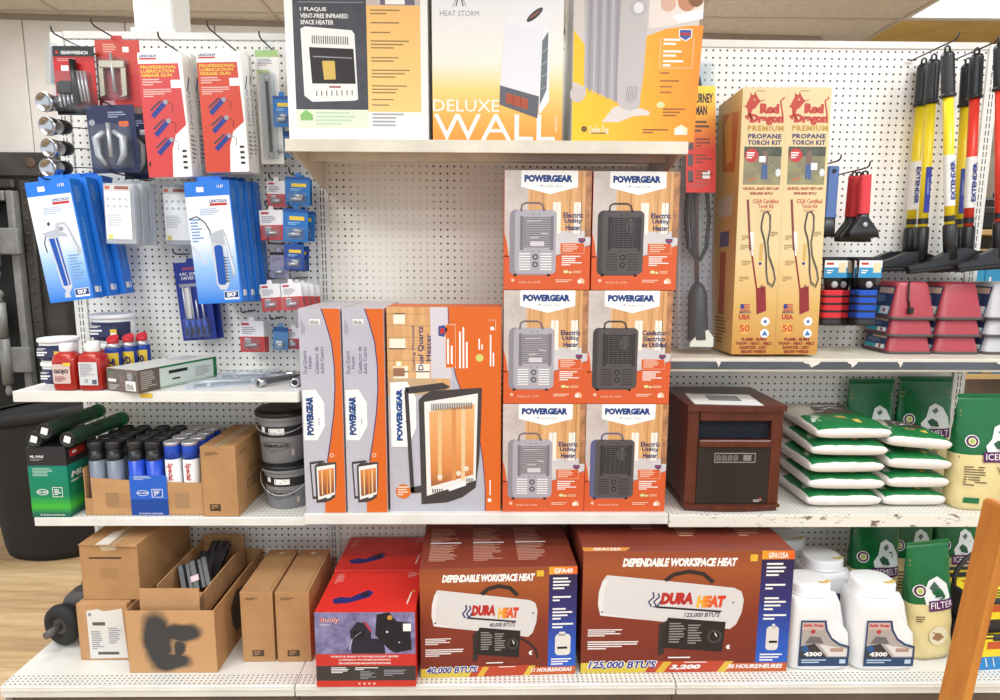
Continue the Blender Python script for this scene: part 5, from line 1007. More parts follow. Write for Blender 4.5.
for a in (386, 416): p.path(q([(a, 384), (a, 440)]), .06, ink(120, 60, 50), 8)
n_ = 16; p.poly([(X(469+34*math.cos(t_)*.9+10*math.sin(t_)), Y_(54-30*math.sin(t_)*.8-18*math.cos(t_))) for t_ in [2*math.pi*k/n_ for k in range(n_)]], ink(70, 64, 66), 6); p.path(q([(452, 66), (486, 40)]), .12, ink(200, 90, 70), 7); p.rect(X(555), Y_(470), X(565), Y_(540), ink(248, 200, 140), 2); p.build('front_print', t)
t, w, h, p = bigbox('yellow and orange oil radiator box at the right of the top shelf', 9.55, 24.2, 22, 9)
X, Y_ = zmap(50, 552, 582, 4.12, 8.95, 22); q = lambda L: [(X(a), Y_(b)) for a, b in L]
p.rect(0, 0, 1, 1, ink(206, 198, 192)); p.poly(q([(50, 582), (552, 582), (570, 96), (500, 100), (420, 112), (350, 140), (300, 180), (200, 260), (110, 200), (50, 120)]), grad('radiator_box_orange', [(0, (246, 196, 40)), (.35, (246, 182, 50)), (1, (238, 140, 40))], 0, -w/2, w/2), 2)
p.poly(q([(350, -120), (570, -120), (566, 60), (440, 100), (350, 110)]), ink(226, 214, 206), 2); p.circ(X(425), Y_(10), .9, ink(226, 180, 156), 3); p.circ(X(500), Y_(0), 1.1, ink(206, 140, 104), 3); p.circ(X(535), Y_(-10), .9, ink(140, 90, 60), 4); p.poly(q([(440, 60), (566, 30), (566, 70), (470, 90)]), ink(238, 236, 236), 4)
gy = ink(164, 160, 166); p.poly(q([(88, -120), (240, -120), (240, 420), (100, 352)]), gy, 3)
for k in range(8): a = 92+18*k; p.poly(q([(a, -120), (a+10, -120), (a+12, 368+7*k), (a+4, 364+7*k)]), ink(150, 146, 152) if k % 2 else ink(184, 180, 184), 4)
p.poly(q([(240, -120), (352, -120), (336, 300), (322, 420), (290, 452), (250, 440), (228, 410)]), ink(190, 184, 184), 4); p.rr(X(246), Y_(336), X(326), Y_(446), .7, ink(190, 184, 184), 5)
for k in range(6): p.path(q([(272+8*k, 350), (268+8*k, 420-abs(k-2)*4)]), .06, ink(120, 114, 116), 6)
p.circ(X(305), Y_(30), .95, ink(180, 176, 178), 5); p.circ(X(307), Y_(28), .6, ink(224, 222, 222), 6)
p.poly(q([(172, 500), (215, 440), (240, 430), (260, 446), (330, 440), (366, 455), (366, 470), (300, 474), (240, 500)]), ink(216, 206, 200), 3); p.circ(X(70), Y_(385), .9, ink(200, 190, 186), 4); p.poly(q([(48, 330), (100, 355), (105, 390), (60, 415)]), ink(206, 198, 194), 3)
p.poly(q([(472, 112), (526, 112), (526, 145), (500, 163), (472, 145)]), iW, 4); p.poly(q([(476, 116), (522, 116), (522, 143), (500, 158), (476, 143)]), ink(60, 90, 170), 5); p.rect(X(478), Y_(128), X(520), Y_(138), iR, 6)
p.path(q([(400, 150), (398, 272), (532, 272), (534, 150)]), .08, ink(250, 220, 180), 4)
for v, n_ in ((152, 2), (200, 2), (240, 2)): p.lines(X(412), Y_(v), X(508), Y_(v+n_*17), n_, iW, 4)
for v in (290, 322, 346, 370): p.lines(X(404), Y_(v), X(525), Y_(v+14), 1, ink(176, 110, 50), 4)
p.circ(X(410), Y_(426), .5, ink(220, 226, 160), 4, .35); p.lines(X(420), Y_(440), X(510), Y_(480), 3, ink(160, 100, 40), 4); p.circ(X(100), Y_(530), .35, ink(120, 90, 40), 4); p.text('Comfort Zone', X(120), Y_(516), X(200), Y_(550), iW, 4, shear=.2); p.lines(X(130), Y_(545), X(250), Y_(553), 1, ink(120, 90, 40), 4); p.poly(q([(470, 552), (470, 525), (498, 508), (524, 525), (524, 552)]), ink(250, 230, 190), 4); p.rect(X(476), Y_(526), X(506), Y_(550), iW, 5); p.lines(X(340), Y_(528), X(460), Y_(552), 2, ink(150, 96, 40), 4)
p.build('front_print', t)

# ================================================================ right bay, upper shelf
# carded torch in a tall clear shell
x0, x1 = 26.0, 30.75; w = x1-x0; h = 40.2
t = thing('torch_clamshell', 'tall clear clamshell holding a black propane torch and hose', 'torch pack', ((x0+x1)/2, -7.6, Z3+.45), (math.radians(-9.5), 0, 0))
MB().box(-w/2, 0, 0, w/2, .12, h, HAZY, .03).build('back_shell', t); MB().box(-w/2+.2, -2.6, .1, w/2-.2, -.02, h-.6, clear('clamshell_clear', .06, rough=.15), .5).build('front_shell', t)
p = Pr((-w/2+.35, -2.66, 0), (1, 0, 0), (0, 0, 1), w-.7, h); v = lambda z: 1-(z-Z3)/h
p.rect(0, v(82.2), 1, v(67.6), grad('journeyman_card', [(0, (206, 54, 48)), (.4, (214, 64, 48)), (.75, (238, 170, 50)), (1, (246, 210, 70))], 2, 21, 36)); p.text('JOURNEY\nMAN', .12, v(81.2), .92, v(78.2), iK, 3, bold=.04); p.lines(.2, v(77.4), .9, v(75.6), 3, ink(110, 80, 50), 3)
for k in range(3): p.rect(.06, v(75-2.2*k), .24, v(73.4-2.2*k), ink(90, 80, 84), 3); p.lines(.32, v(75-2.2*k), .9, v(73.6-2.2*k), 3, ink(150, 70, 50), 3)
p.rect(.55, v(70.6), .8, v(69.5), iW, 3); p.lines(.1, v(69.2), .9, v(68), 3, ink(190, 90, 80), 3); p.build('card', t)
MB().tube([(-.3, -1.2, 12.5), (-1.3, -1.2, 14), (-1.6, -1.2, 18), (-.9, -1.2, 27), (-.3, -1.2, 33), (.4, -1.2, 37.5), (.9, -1.2, 33), (.9, -1.2, 27), (1.6, -1.2, 18), (1.2, -1.2, 14), (.3, -1.2, 12.3), (-.6, -1.4, 13.2), (-1.0, -1.5, 18), (-.4, -1.5, 26)], .3, BLKR, 8).build('hose', t)
MB().cyl((0, -.8, 9), (-.1, -.8, 34), .3, mat('dark_red_tube', (84, 40, 42), .4), 10).build('torch_tube', t)
MB().lathe([(1.35, 1.2), (1.4, 1.3), (1.25, 7.6), (.9, 8.6), (.4, 9.2)], mat('torch_bell_dark', (40, 38, 40), .45), seg=20).build('torch_bell', t, (0, -1.1, 0))
MB().tube([(-1.1, -1.6, 25), (0, -1.7, 25.2), (1.1, -1.6, 25)], .07, WP, 6).build('cable_tie', t)
MB().prism([(-1.5, .3), (1.7, .3), (1.75, 1.6), (1.0, 2.6), (-.2, 2.2), (-1.4, .9)], 'y', -2.3, -1.9, mat('cream_leaflet', (226, 220, 204), .5)).build('leaflet', t)
# torch kit boxes
GOLD = mat('gold_carton', (206, 168, 104), .42, var=.12, vs=5, col2=(190, 148, 84))
def torch_box(label, x0, w, h, d, yf, stk):
    t = thing('torch_kit_box', label, 'torch kit box', (x0+w/2, yf+d/2, Z3+.17), (math.radians(-2.2), 0, 0), 'gold propane torch kit boxes'); carton(t, w-.03, d, h, GOLD, .06); w -= .03
    p = front(w, d, h); rd = ink(200, 62, 48); nv = ink(76, 66, 110)
    p.rect(0, 0, 1, .62, ink(228, 202, 148)); p.rect(0, .62, 1, 1, grad('torch_lower', [(0, (186, 134, 60)), (.5, (206, 166, 96)), (1, (220, 192, 140))], 2, 0, 13))
    p.lines(.3, .012, .8, .018, 1, ink(170, 130, 80), 2); p.text('Red', .4, .06, .84, .095, rd, 3, bold=.08); p.text('Dragon', .18, .096, .95, .137, rd, 3, bold=.08)
    p.poly([(.1, .06), (.18, .03), (.3, .025), (.36, .04), (.42, .05), (.36, .06), (.3, .075), (.24, .08), (.2, .1), (.3, .12), (.2, .115), (.13, .09)], rd, 3); p.poly([(.12, .062), (.04, .07), (.12, .075)], rd, 3); p.poly([(.18, .035), (.16, .018), (.22, .03)], rd, 3); p.poly([(.26, .028), (.28, .014), (.31, .03)], rd, 3); p.circ(.27, .045, .1, ink(240, 214, 160), 4); p.poly([(.2, .1), (.14, .12), (.06, .105), (.12, .1), (.15, .09)], rd, 3); p.path([(.95, .035), (.86, .05), (.9, .08), (.93, .11)], .2, rd, 3); p.path([(.4, .05), (.5, .045)], .1, rd, 3); p.path([(.42, .058), (.55, .062)], .08, rd, 3)
    p.text('PREMIUM', .14, .138, .96, .158, ink(196, 150, 60), 3, bold=.05, sp=1.2); p.text('PROPANE', .16, .168, .92, .186, nv, 3, bold=.045, sp=1.1); p.text('TORCH KIT', .16, .191, .92, .209, nv, 3, bold=.045, sp=1.1)
    p.rect(.09, .215, .94, .355, mat('print_field_photo', (148, 140, 100), .45, var=.4, vs=24, col2=(112, 106, 84)), 2); p.rect(.09, .215, .94, .25, mat('print_tree_photo', (84, 88, 70), .45, var=.4, vs=30), 3)
    p.poly([(.5, .28), (.5, .245), (.54, .228), (.6, .232), (.64, .25), (.63, .285)], ink(120, 96, 84), 4); p.circ(.55, .226, .18, ink(90, 70, 60), 4); p.poly([(.5, .28), (.63, .28), (.64, .335), (.57, .335), (.56, .3), (.55, .335), (.5, .335)], ink(70, 100, 150), 5); p.circ(.88, .31, .35, ink(206, 206, 210), 4, .5); p.path([(.64, .27), (.84, .3)], .07, iGr, 4); p.path([(.2, .34), (.4, .33)], .3, ink(190, 120, 70), 4)
    n = 20; p.poly([(.26+(.95 if k % 2 else .8)/w*math.cos(2*math.pi*k/n), .247-(.95 if k % 2 else .8)/h*math.sin(2*math.pi*k/n)) for k in range(n)], ink(206, 56, 52), 5); p.lines(.15, .236, .37, .262, 3, iW, 6, .5)
    p.rect(*((.44, .25, .58, .272) if stk == 0 else (.62, .275, .76, .3)), iW, 6)
    p.text('QUICK, EASY SET-UP!', .1, .364, .92, .376, ink(170, 56, 44), 3, bold=.05); p.text('500,000 BTU', .26, .382, .78, .394, ink(170, 56, 44), 3, bold=.05); p.text('CGA Certified', .34, .408, .92, .424, rd, 3, bold=.02); p.text('Torch Kit', .46, .427, .82, .442, rd, 3, bold=.02); p.text('Includes', .52, .446, .76, .456, rd, 3)
    p.path([(.22, .41), (.33, .6)], .3, ink(140, 66, 60), 4); p.path([(.32, .53), (.38, .62)], .16, iW, 5); p.path([(.33, .58), (.52, .75)], .22, ink(150, 44, 44), 4); p.path([(.36, .53), (.385, .6)], .3, ink(236, 228, 214), 5)
    p.poly([(.5, .745), (.72, .735), (.76, .83), (.54, .845)], ink(150, 40, 44), 5); p.path([(.6, .74), (.64, .73), (.66, .76)], .1, ink(110, 30, 34), 6)
    lp = [(.56, .5), (.6, .46), (.68, .455), (.75, .47), (.76, .52), (.72, .57), (.76, .62), (.88, .67), (.93, .71), (.88, .735), (.76, .72), (.72, .68), (.7, .62), (.64, .56), (.56, .52), (.56, .5)]
    p.path(lp, .22, ink(66, 62, 56), 6); p.path([(u-.0, v_+.008) for u, v_ in lp[3:12]], .1, ink(110, 104, 92), 7)
    for u, v_ in ((.12, .545), (.1, .58), (.14, .64), (.1, .7)): p.lines(u, v_, u+.26, v_+.02, 3, ink(170, 130, 76), 3)
    p.lines(.78, .53, .96, .55, 3, ink(150, 114, 66), 3); p.rr(.54, .575, .62, .64, .15, ink(214, 172, 90), 3); p.circ(.57, .65, .2, iB, 4)
    for k in range(5): p.rect(.16, .805+.006*k, .38, .808+.006*k, ink(206, 60, 60), 4)
    p.rect(.16, .805, .25, .822, ink(60, 70, 140), 5); p.text('USA', .13, .845, .4, .865, rd, 4, bold=.05); p.text('MADE IN', .14, .832, .4, .841, nv, 4, bold=.03)
    p.circ(.28, .9, .75, ink(240, 170, 70), 4); p.text('50', .16, .885, .4, .912, rd, 5, bold=.02); p.circ(.75, .872, .58, ink(226, 230, 236), 4); p.circ(.75, .918, .58, ink(226, 230, 236), 4)
    star = [(.75+(.34 if k % 2 == 0 else .14)/w*math.sin(math.pi*k/5), .872-(.34 if k % 2 == 0 else .14)/h*math.cos(math.pi*k/5)) for k in range(10)]; p.poly(star, ink(50, 84, 150), 5); p.poly([(.68, .926), (.75, .906), (.82, .926)], ink(60, 120, 180), 5)
    for i, s_ in enumerate(('FLAME - BURN', 'THAW - HEAT - MELT', 'SANITIZE - DRY', 'BRUSH WEEDS')): p.text(s_, (.22, .08, .18, .22)[i], .935+.016*i, (.8, .94, .82, .8)[i], .947+.016*i, ink(150, 44, 34), 4, bold=.05)
    p.build('front_print', t)
    p = left(w, d, h); p.poly([(.2, .05), (.9, .08), (.8, .3), (.3, .28)], ink(206, 110, 50)); p.poly([(.3, .1), (.6, .06), (.7, .25), (.45, .26)], ink(232, 160, 70), 2); p.rect(.2, .38, .8, .46, ink(190, 180, 160)); p.rect(.3, .52, .7, .58, ink(90, 90, 130)); p.rect(.35, .6, .6, .85, ink(180, 80, 50)); p.lines(.2, .86, .8, .97, 8, ink(150, 100, 50), 2); p.build('side_print', t)
torch_box('gold propane torch kit box, left one of the pair', 32.0, 5.75, 34.3, 8.6, -11.35, 0); torch_box('gold propane torch kit box, right one of the pair', 37.8, 5.75, 34.4, 8.6, -11.2, 1)
# hooks, scrapers and snow brushes
hook(841, 160, -8, 'steel hook holding the blue ice scraper'); hook(870, 167, -9, 'steel hook holding the red handled scrapers')
def scraper(label, px, pt, pb, Y, col, wide, roll=0):
    a, b = WY(px, pt, Y), WY(px, pb, Y); h = a.z-b.z
    t = thing('ice_scraper', label, 'ice scraper', (b.x, Y, b.z), (0, math.radians(roll), 0), 'hanging ice scrapers')
    MB().ring([sring(1.5, 1.1, z, 3, 20) for z in (h*.36, h*.38, h*.9, h*.94)], col).build('grip', t)
    MB().tube([(-.35, 0, h*.92), (-.3, 0, h*.99), (0, 0, h), (.3, 0, h*.99), (.35, 0, h*.92)], .14, BLK, 6).build('hang_loop', t)
    MB().ring([sring(1.3, 1.0, h*.37, 3, 16), sring(1.5, .9, h*.3, 3, 16), sring(wide, .6, h*.1, 5, 16, cy=-.2), sring(wide*1.02, .3, 0, 6, 16, cy=-.5)], BLK).build('blade', t)
    MB().circ if False else None
    MB().lathe([(.35, 0), (.3, .12), (.1, .15)], mat('grey_badge', (170, 170, 172), .3), seg=12).build('badge', t, (0, -.55, h*.2), (math.radians(90), 0, 0))
BLS = mat('slate_blue_plastic', (82, 112, 168), .4); REDF = mat('red_foam', (206, 58, 66), .8)
a, b = WY(829, 166, -6), WY(829, 237, -6); h = a.z-b.z
t = thing('ice_scraper', 'slate blue ice scraper hanging beside the gold boxes', 'ice scraper', (b.x-.2, -6, b.z), group='hanging ice scrapers'); MB().box(-.8, -.4, h*.3, .8, .4, h, BLS, .2).build('handle', t); MB().box(-.82, -.45, h*.27, .82, .45, h*.33, BLS, .1).build('collar', t)
MB().ring([sring(1.5, .8, h*.3, 4, 16), sring(1.7, .7, h*.08, 5, 16), sring(1.8, .3, 0, 6, 16)], BLK).build('blade', t); MB().lathe([(.25, -.6), (.25, .6)], BLK, seg=10).build('hang_hole', t, (0, 0, h-.7), (math.radians(90), 0, 0))
scraper('red foam handled ice scraper, front one of the bunch', 862, 171, 238, -8, REDF, 4.0, -2); scraper('red foam handled ice scraper, middle one of the bunch', 853, 172, 242, -6.2, REDF, 4.4, 0); scraper('red foam handled ice scraper, rear one of the bunch', 848, 172, 242, -4.4, REDF, 4.4, 1)
NETR = mat('red_netted_foam', (206, 42, 50), .8); NETB = mat('blue_netted_foam', (22, 76, 178), .8); CY = ink(48, 150, 208)
def mitt(label, px, Y, col, roll=0):
    a, b = WY(px, 257, Y), WY(px-3, 325, Y); h = a.z-b.z
    t = thing('snow_brush', label, 'snow brush', (b.x, Y, b.z), (0, math.radians(roll), 0), 'carded snow brushes')
    MB().box(-1.7, -.35, h*.94, 1.7, .25, h, BLK, .08).build('comb_bar', t)
    MB().ring([sring(3.0, .8, h*.94, 4, 20), sring(2.6, .9, h*.72, 3, 20), sring(1.9, 1.0, h*.52, 3, 20)], BLK).build('neck', t)
    MB().ring([sring(2.7, 1.5, z, 4, 20) for z in (h*.08, h*.1, h*.5, h*.52)], col).build('foam_grip', t)
    for k in range(4): MB().ring([sring(2.78, 1.58, h*(.1+.11*k)+dz, 4, 20) for dz in (-.14, .14)], BLK, caps=False).build('elastic_band', t)
    MB().ring([sring(2.8, 1.6, z, 4, 20) for z in (0, .2, h*.08)], BLKR).build('bristle_end', t)
    c_ = MB().box(-1.55, -.62, h*.7, 1.55, -.52, h*.95, iW, .01).build('card', t); p = Pr((-1.55, -.62, h*.7), (1, 0, 0), (0, 0, 1), 3.1, h*.25); p.rect(0, .4, 1, 1, CY); p.rect(.62, .12, .95, .7, ink(232, 214, 170), 2); p.rect(.08, .12, .4, .25, iR, 2); p.lines(.1, .55, .5, .8, 2, iW, 2); p.build('card_print', c_)
    MB().lathe([(.5, 0), (.42, .2), (.1, .25)], mat('grey_badge', (170, 170, 172), .3), seg=14).build('badge', t, (0, -.5, h*.6), (math.radians(90), 0, 0))
mitt('snow brush with red netted foam half behind the gold box', 832, -7, NETR); mitt('snow brush with red netted foam, rear of the red ones', 841, -4.6, NETR); mitt('snow brush with blue netted foam, front one', 866, -8, NETB); mitt('snow brush with blue netted foam, middle one', 861, -5.8, NETB); mitt('snow brush with blue netted foam, rear one', 857, -3.6, NETB)
# snow brooms
YEL = mat('yellow_handle', (240, 214, 40), .35); RDH = mat('red_handle', (226, 62, 48), .35); SOCK = mat('black_socket', (34, 35, 38), .35)
hook(959, 38, -9.6, 'steel hook carrying the left row of snow brooms'); hook(998, 41, -9.6, 'steel hook carrying the right row of snow brooms')
def broom(label, tp, bp, Y, col, lab, Yh=None, head=15.0, hoff=0, rz=0):
    a, b = WY(tp[0], tp[1], Y), WY(bp[0], bp[1], Y); z0 = WY(bp[0], 268, Y).z; ax = a-b; L = ax.length
    t = thing('snow_broom', label, 'snow broom', (b.x, Y, b.z), (0, math.atan2(ax.x, ax.z), 0), 'hanging snow brooms')
    MB().cyl((0, 0, L*.06), (0, 0, L-5.6), .62, col, 16).build('handle', t)
    g_ = MB().lathe([(.8, L-6.0), (.95, L-5.9), (.95, L-5.6), (.78, L-5.5)]+[(.78+.06*(k % 2), L-5.4+.2*k) for k in range(24)]+[(.7, L-.4), (.4, L-.2)], SOCK, seg=16).build('grip', t); MB().tube([(-.35, 0, L-.3), (-.3, 0, L+.35), (0, 0, L+.55), (.3, 0, L+.35), (.35, 0, L-.3)], .13, SOCK, 6).build('hang_loop', t)
    if lab == 'blue':
        b_ = MB().box(-.42, -.72, L*.2, .3, -.56, L*.44, ink(56, 74, 180), .02).build('label', t); p = Pr((-.42, -.72, L*.2), (1, 0, 0), (0, 0, 1), .72, L*.24); p.lines(.3, .08, .75, .6, 2, ink(170, 180, 226), vert=True); p.build('label_print', b_)
    else:
        w_ = MB().lathe([(.65, L*.22), (.65, L*.48)], WP, seg=16, caps=False).build('label', t); p = Pr((-.45, -.7, L*.24), (1, 0, 0), (0, 0, 1), .9, L*.22); p.text('EXTENDER', .2, .05, .85, .95, ink(40, 60, 150), rot=90 if lab != 'down' else -90, bold=.04); p.build('label_lettering', w_, True)
    MB().lathe([(.67, L*.14), (.67, L*.17)], SOCK, seg=16, caps=False).build('bumper', t)
    MB().lathe([(.8, -1.6), (.85, 1.0), (.85, 3.0), (.7, L*.125)], SOCK, seg=16).build('socket', t)
    hd = head/2; prof = [(-hd, -2.3), (hd, -2.3), (hd, -1.85), (hd*.6, -1.5), (3.0, -1.0), (1.0, -.2), (-1.0, -.2), (-3.0, -1.0), (-hd*.6, -1.5), (-hd, -1.85)]
    MB().prism([(x+hoff, z) for x, z in prof], 'y', -.55, .55, SOCK).build('head', t, rot=(0, 0, math.radians(rz)))
    MB().box(-hd+hoff+.1, -.6, -2.9, hd+hoff-.1, .6, -2.32, BLKR, .2).build('foam_strip', t, rot=(0, 0, math.radians(rz))); return t
broom('yellow snow broom leftmost at the back of the row', (924, 62), (909, 250), -1.5, YEL, 'down', head=16, hoff=-2); broom('yellow snow broom second from the left with a blue label', (934, 58), (921, 250), -4.5, YEL, 'blue', head=16, hoff=-1)
broom('yellow snow broom in front with a white label', (947.5, 50), (950, 248), -7.5, YEL, 'up', head=14, hoff=1); broom('yellow snow broom half hidden behind a red one', (968, 62), (956, 250), -3.0, YEL, 'blue', head=12); broom('red snow broom with a white lettered label', (977, 52), (967, 250), -6.0, RDH, 'up', head=12, hoff=1)
broom('red snow broom cut off by the right edge of the photo', (1001, 42), (1000, 246), -9.2, RDH, 'blue', head=12)
# heated pet bowls, stacked
BOWR = mat('brick_red_plastic', (164, 62, 72), .3); BOWG = mat('pale_grey_plastic', (184, 182, 184), .35); RIM = mat('grey_rubber_rim', (78, 72, 70), .7)
def bowl(label, x, z, col, top_, clip):
    t = thing('heated_pet_bowl', label, 'pet bowl', (x, -5.2, z), group='stacked heated pet bowls'); B_, T_, H = 6.3, 4.5, 5.1
    MB().ring([sring(B_, 6.6, .28, 7, 32), sring(B_*.985, 6.5, .5, 7, 32), sring(T_*1.05, 4.9, H-.5, 7, 32), sring(T_, 4.7, H-.15, 6, 32), sring(T_*.9, 4.3, H, 6, 32)], col, caps=False).face(sring(T_*.9, 4.3, H, 6, 32), col).build('shell', t)
    MB().ring([sring(B_+.25, 6.8, 0, 7, 32), sring(B_+.3, 6.85, .12, 7, 32), sring(B_+.25, 6.8, .3, 7, 32), sring(B_+.02, 6.62, .34, 7, 32)], RIM, caps=False).build('rim', t)
    n = Vector((-B_/2+T_/2, 0, -4.4)).normalized(); A0 = Vector((-B_*.495-.03, 0, .55)); up = Vector((B_/2-T_*.52, 0, H-1.0)); up.normalize()
    p = Pr(A0+Vector((0, 2.4, 0)), (0, -1, 0), up, 4.8, 4.0 if top_ else 2.0, .05); p.rect(0, 0, 1, 1, ink(52, 70, 112)); p.rect(.0, .72, 1, 1, ink(40, 170, 190), 2); p.rect(.55, .7, .95, .97, iW, 3); p.circ(.75, .84, .25, ink(150, 60, 60), 4); p.rect(.3, .05, .95, .25, ink(220, 190, 170), 2); p.lines(.15, .32, .8, .6, 5, ink(130, 160, 200), 3); p.build('label', t)
    if clip: MB().tube([(-.6, -2.4, H+.05), (-.9, -2.75, H-.6), (-1.0, -3.0, H-2.2), (-.85, -3.2, H-3.4)], .12, BLKR, 6).build('cord', t); MB().box(-1.2, -3.75, H-4.3, -.5, -3.2, H-3.4, BLKR, .12).build('plug', t)
for sx_, cx, col, cn_ in ((0, 58.05, BOWR, 'left red stack'), (1, 64.7, BOWR, 'right red stack')):
    for k, (z, n_) in enumerate(((Z3+.02, 'bottom'), (Z3+2.42, 'middle'), (Z3+4.8, 'top'))): bowl('brick red tapered heated pet bowl, %s of the %s' % (n_, cn_), cx+.05*k, z, col, k == 2, k == 2 and sx_ == 0)
for k, (z, n_) in enumerate(((Z3+.02, 'bottom'), (Z3+2.42, 'middle'), (Z3+4.8, 'top'))): bowl('pale grey tapered heated pet bowl, %s of its stack' % n_, 71.6, z, BOWG, k == 2, k > 0)

# ================================================================ right bay, second shelf
CHERRY = mat('cherry_wood', (98, 46, 30), .3, var=.3, vs=3, col2=(72, 32, 21), stretch=(9, 9, 1.5))
A, B = WZ(685, 512, Z4), WZ(780, 512.6, Z4); w = 12.6; d = 12.4; h = 14.5; fy = -14.35
t = thing('wood_cabinet_heater', 'cherry wood cabinet infrared heater with a black front panel', 'heater', (32.2, fy+d/2, Z4))
MB().box(-w/2, -d/2+.6, .9, -w/2+1.5, d/2, h-.7, CHERRY, .1).build('side_panel', t); MB().box(w/2-1.5, -d/2+.6, .9, w/2, d/2, h-.7, CHERRY, .1).build('side_panel', t); MB().box(-w/2+1.5, d/2-.6, .9, w/2-1.5, d/2, h-.7, CHERRY).build('back_panel', t)
def bow(z0, z1, ex, m, name):
    n = 12; P_ = [(-w/2-ex, d/2)]+[(-w/2-ex+(w+2*ex)*k/n, -d/2+.45-ex-.5*math.sin(math.pi*k/n)) for k in range(n+1)]+[(w/2+ex, d/2)]
    return MB().prism(P_, 'z', z0, z1, m).build(name, t)
bow(0, .55, -.15, CHERRY, 'plinth'); bow(.55, .95, .12, CHERRY, 'base_moulding'); bow(h-.75, h, .2, CHERRY, 'top_board')
MB().box(-w/2+1.5, -d/2+.3, h-2.1, w/2-1.5, -d/2+1.2, h-.75, CHERRY, .08).build('upper_rail', t); MB().box(-w/2+1.5, -d/2+.25, h-5.7, w/2-1.5, -d/2+1.2, h-4.7, CHERRY, .15).build('middle_rail', t)
GR = MB().box(-w/2+1.5, -d/2+1.5, h-4.7, w/2-1.5, -d/2+1.8, h-2.1, mat('grille_back', (20, 22, 26), .6)).build('outlet_recess', t)
gm = MB()
for j in range(7):
    for i in range(22):
        cx = -w/2+1.7+.44*i+(.22 if j % 2 else 0); cz = h-4.55+.38*j
        if cx < w/2-1.6: gm.tube([(cx+.2*math.cos(a), 0, cz+.2*math.sin(a)) for a in [math.pi/6+math.pi/3*k for k in range(6)]], .035, mat('grille_wire', (52, 62, 76), .35, metal=.6), 4, closed=True)
go = gm.build('honeycomb_grille', t, (0, -d/2+1.35, 0)); go['kind'] = 'stuff'
MB().box(-w/2+1.5, -d/2+.55, .95, w/2-1.5, -d/2+1.2, h-5.7, mat('black_glass_panel', (40, 36, 35), .18), .05).build('front_panel', t)
p = Pr((-w/2+1.5, -d/2+.55, .95), (1, 0, 0), (0, 0, 1), w-3, h-6.65); gl = ink(150, 146, 140); p.rect(.2, .08, .99, .99, MC['black_glass_panel'], 0); p.rect(.23, .1, .8, .27, gl); p.rect(.24, .115, .79, .255, ink(44, 40, 38), 2)
p.text('8888', .25, .135, .56, .24, ink(110, 106, 102), 3, bold=.03, sp=1.1); p.rect(.63, .135, .74, .235, ink(130, 126, 122), 3); p.lines(.8, .92, .97, .97, 2, ink(180, 176, 176), 3, .6); p.circ(.9, .9, .14, iR, 3); p.build('display_print', t, True)
PAP = mat('white_paper', (232, 230, 226), .7); pp = thing('paper_sheet', 'white printed sheet of paper lying on the wooden heater', 'paper', (31.7, -10.4, Z4+h+.02), (0, 0, math.radians(-6)))
MB().box(-4.6, -3.4, 0, 4.2, 3.2, .04, PAP).build('sheet', pp); p = Pr((-4.6, -3.4, .04), (1, 0, 0), (0, 1, 0), 8.8, 6.6); p.rect(.28, .18, .76, .66, ink(120, 118, 120)); p.rect(.32, .24, .72, .6, ink(150, 148, 148), 2); p.lines(.1, .05, .9, .12, 2, iGr, 2); p.build('sheet_print', pp)

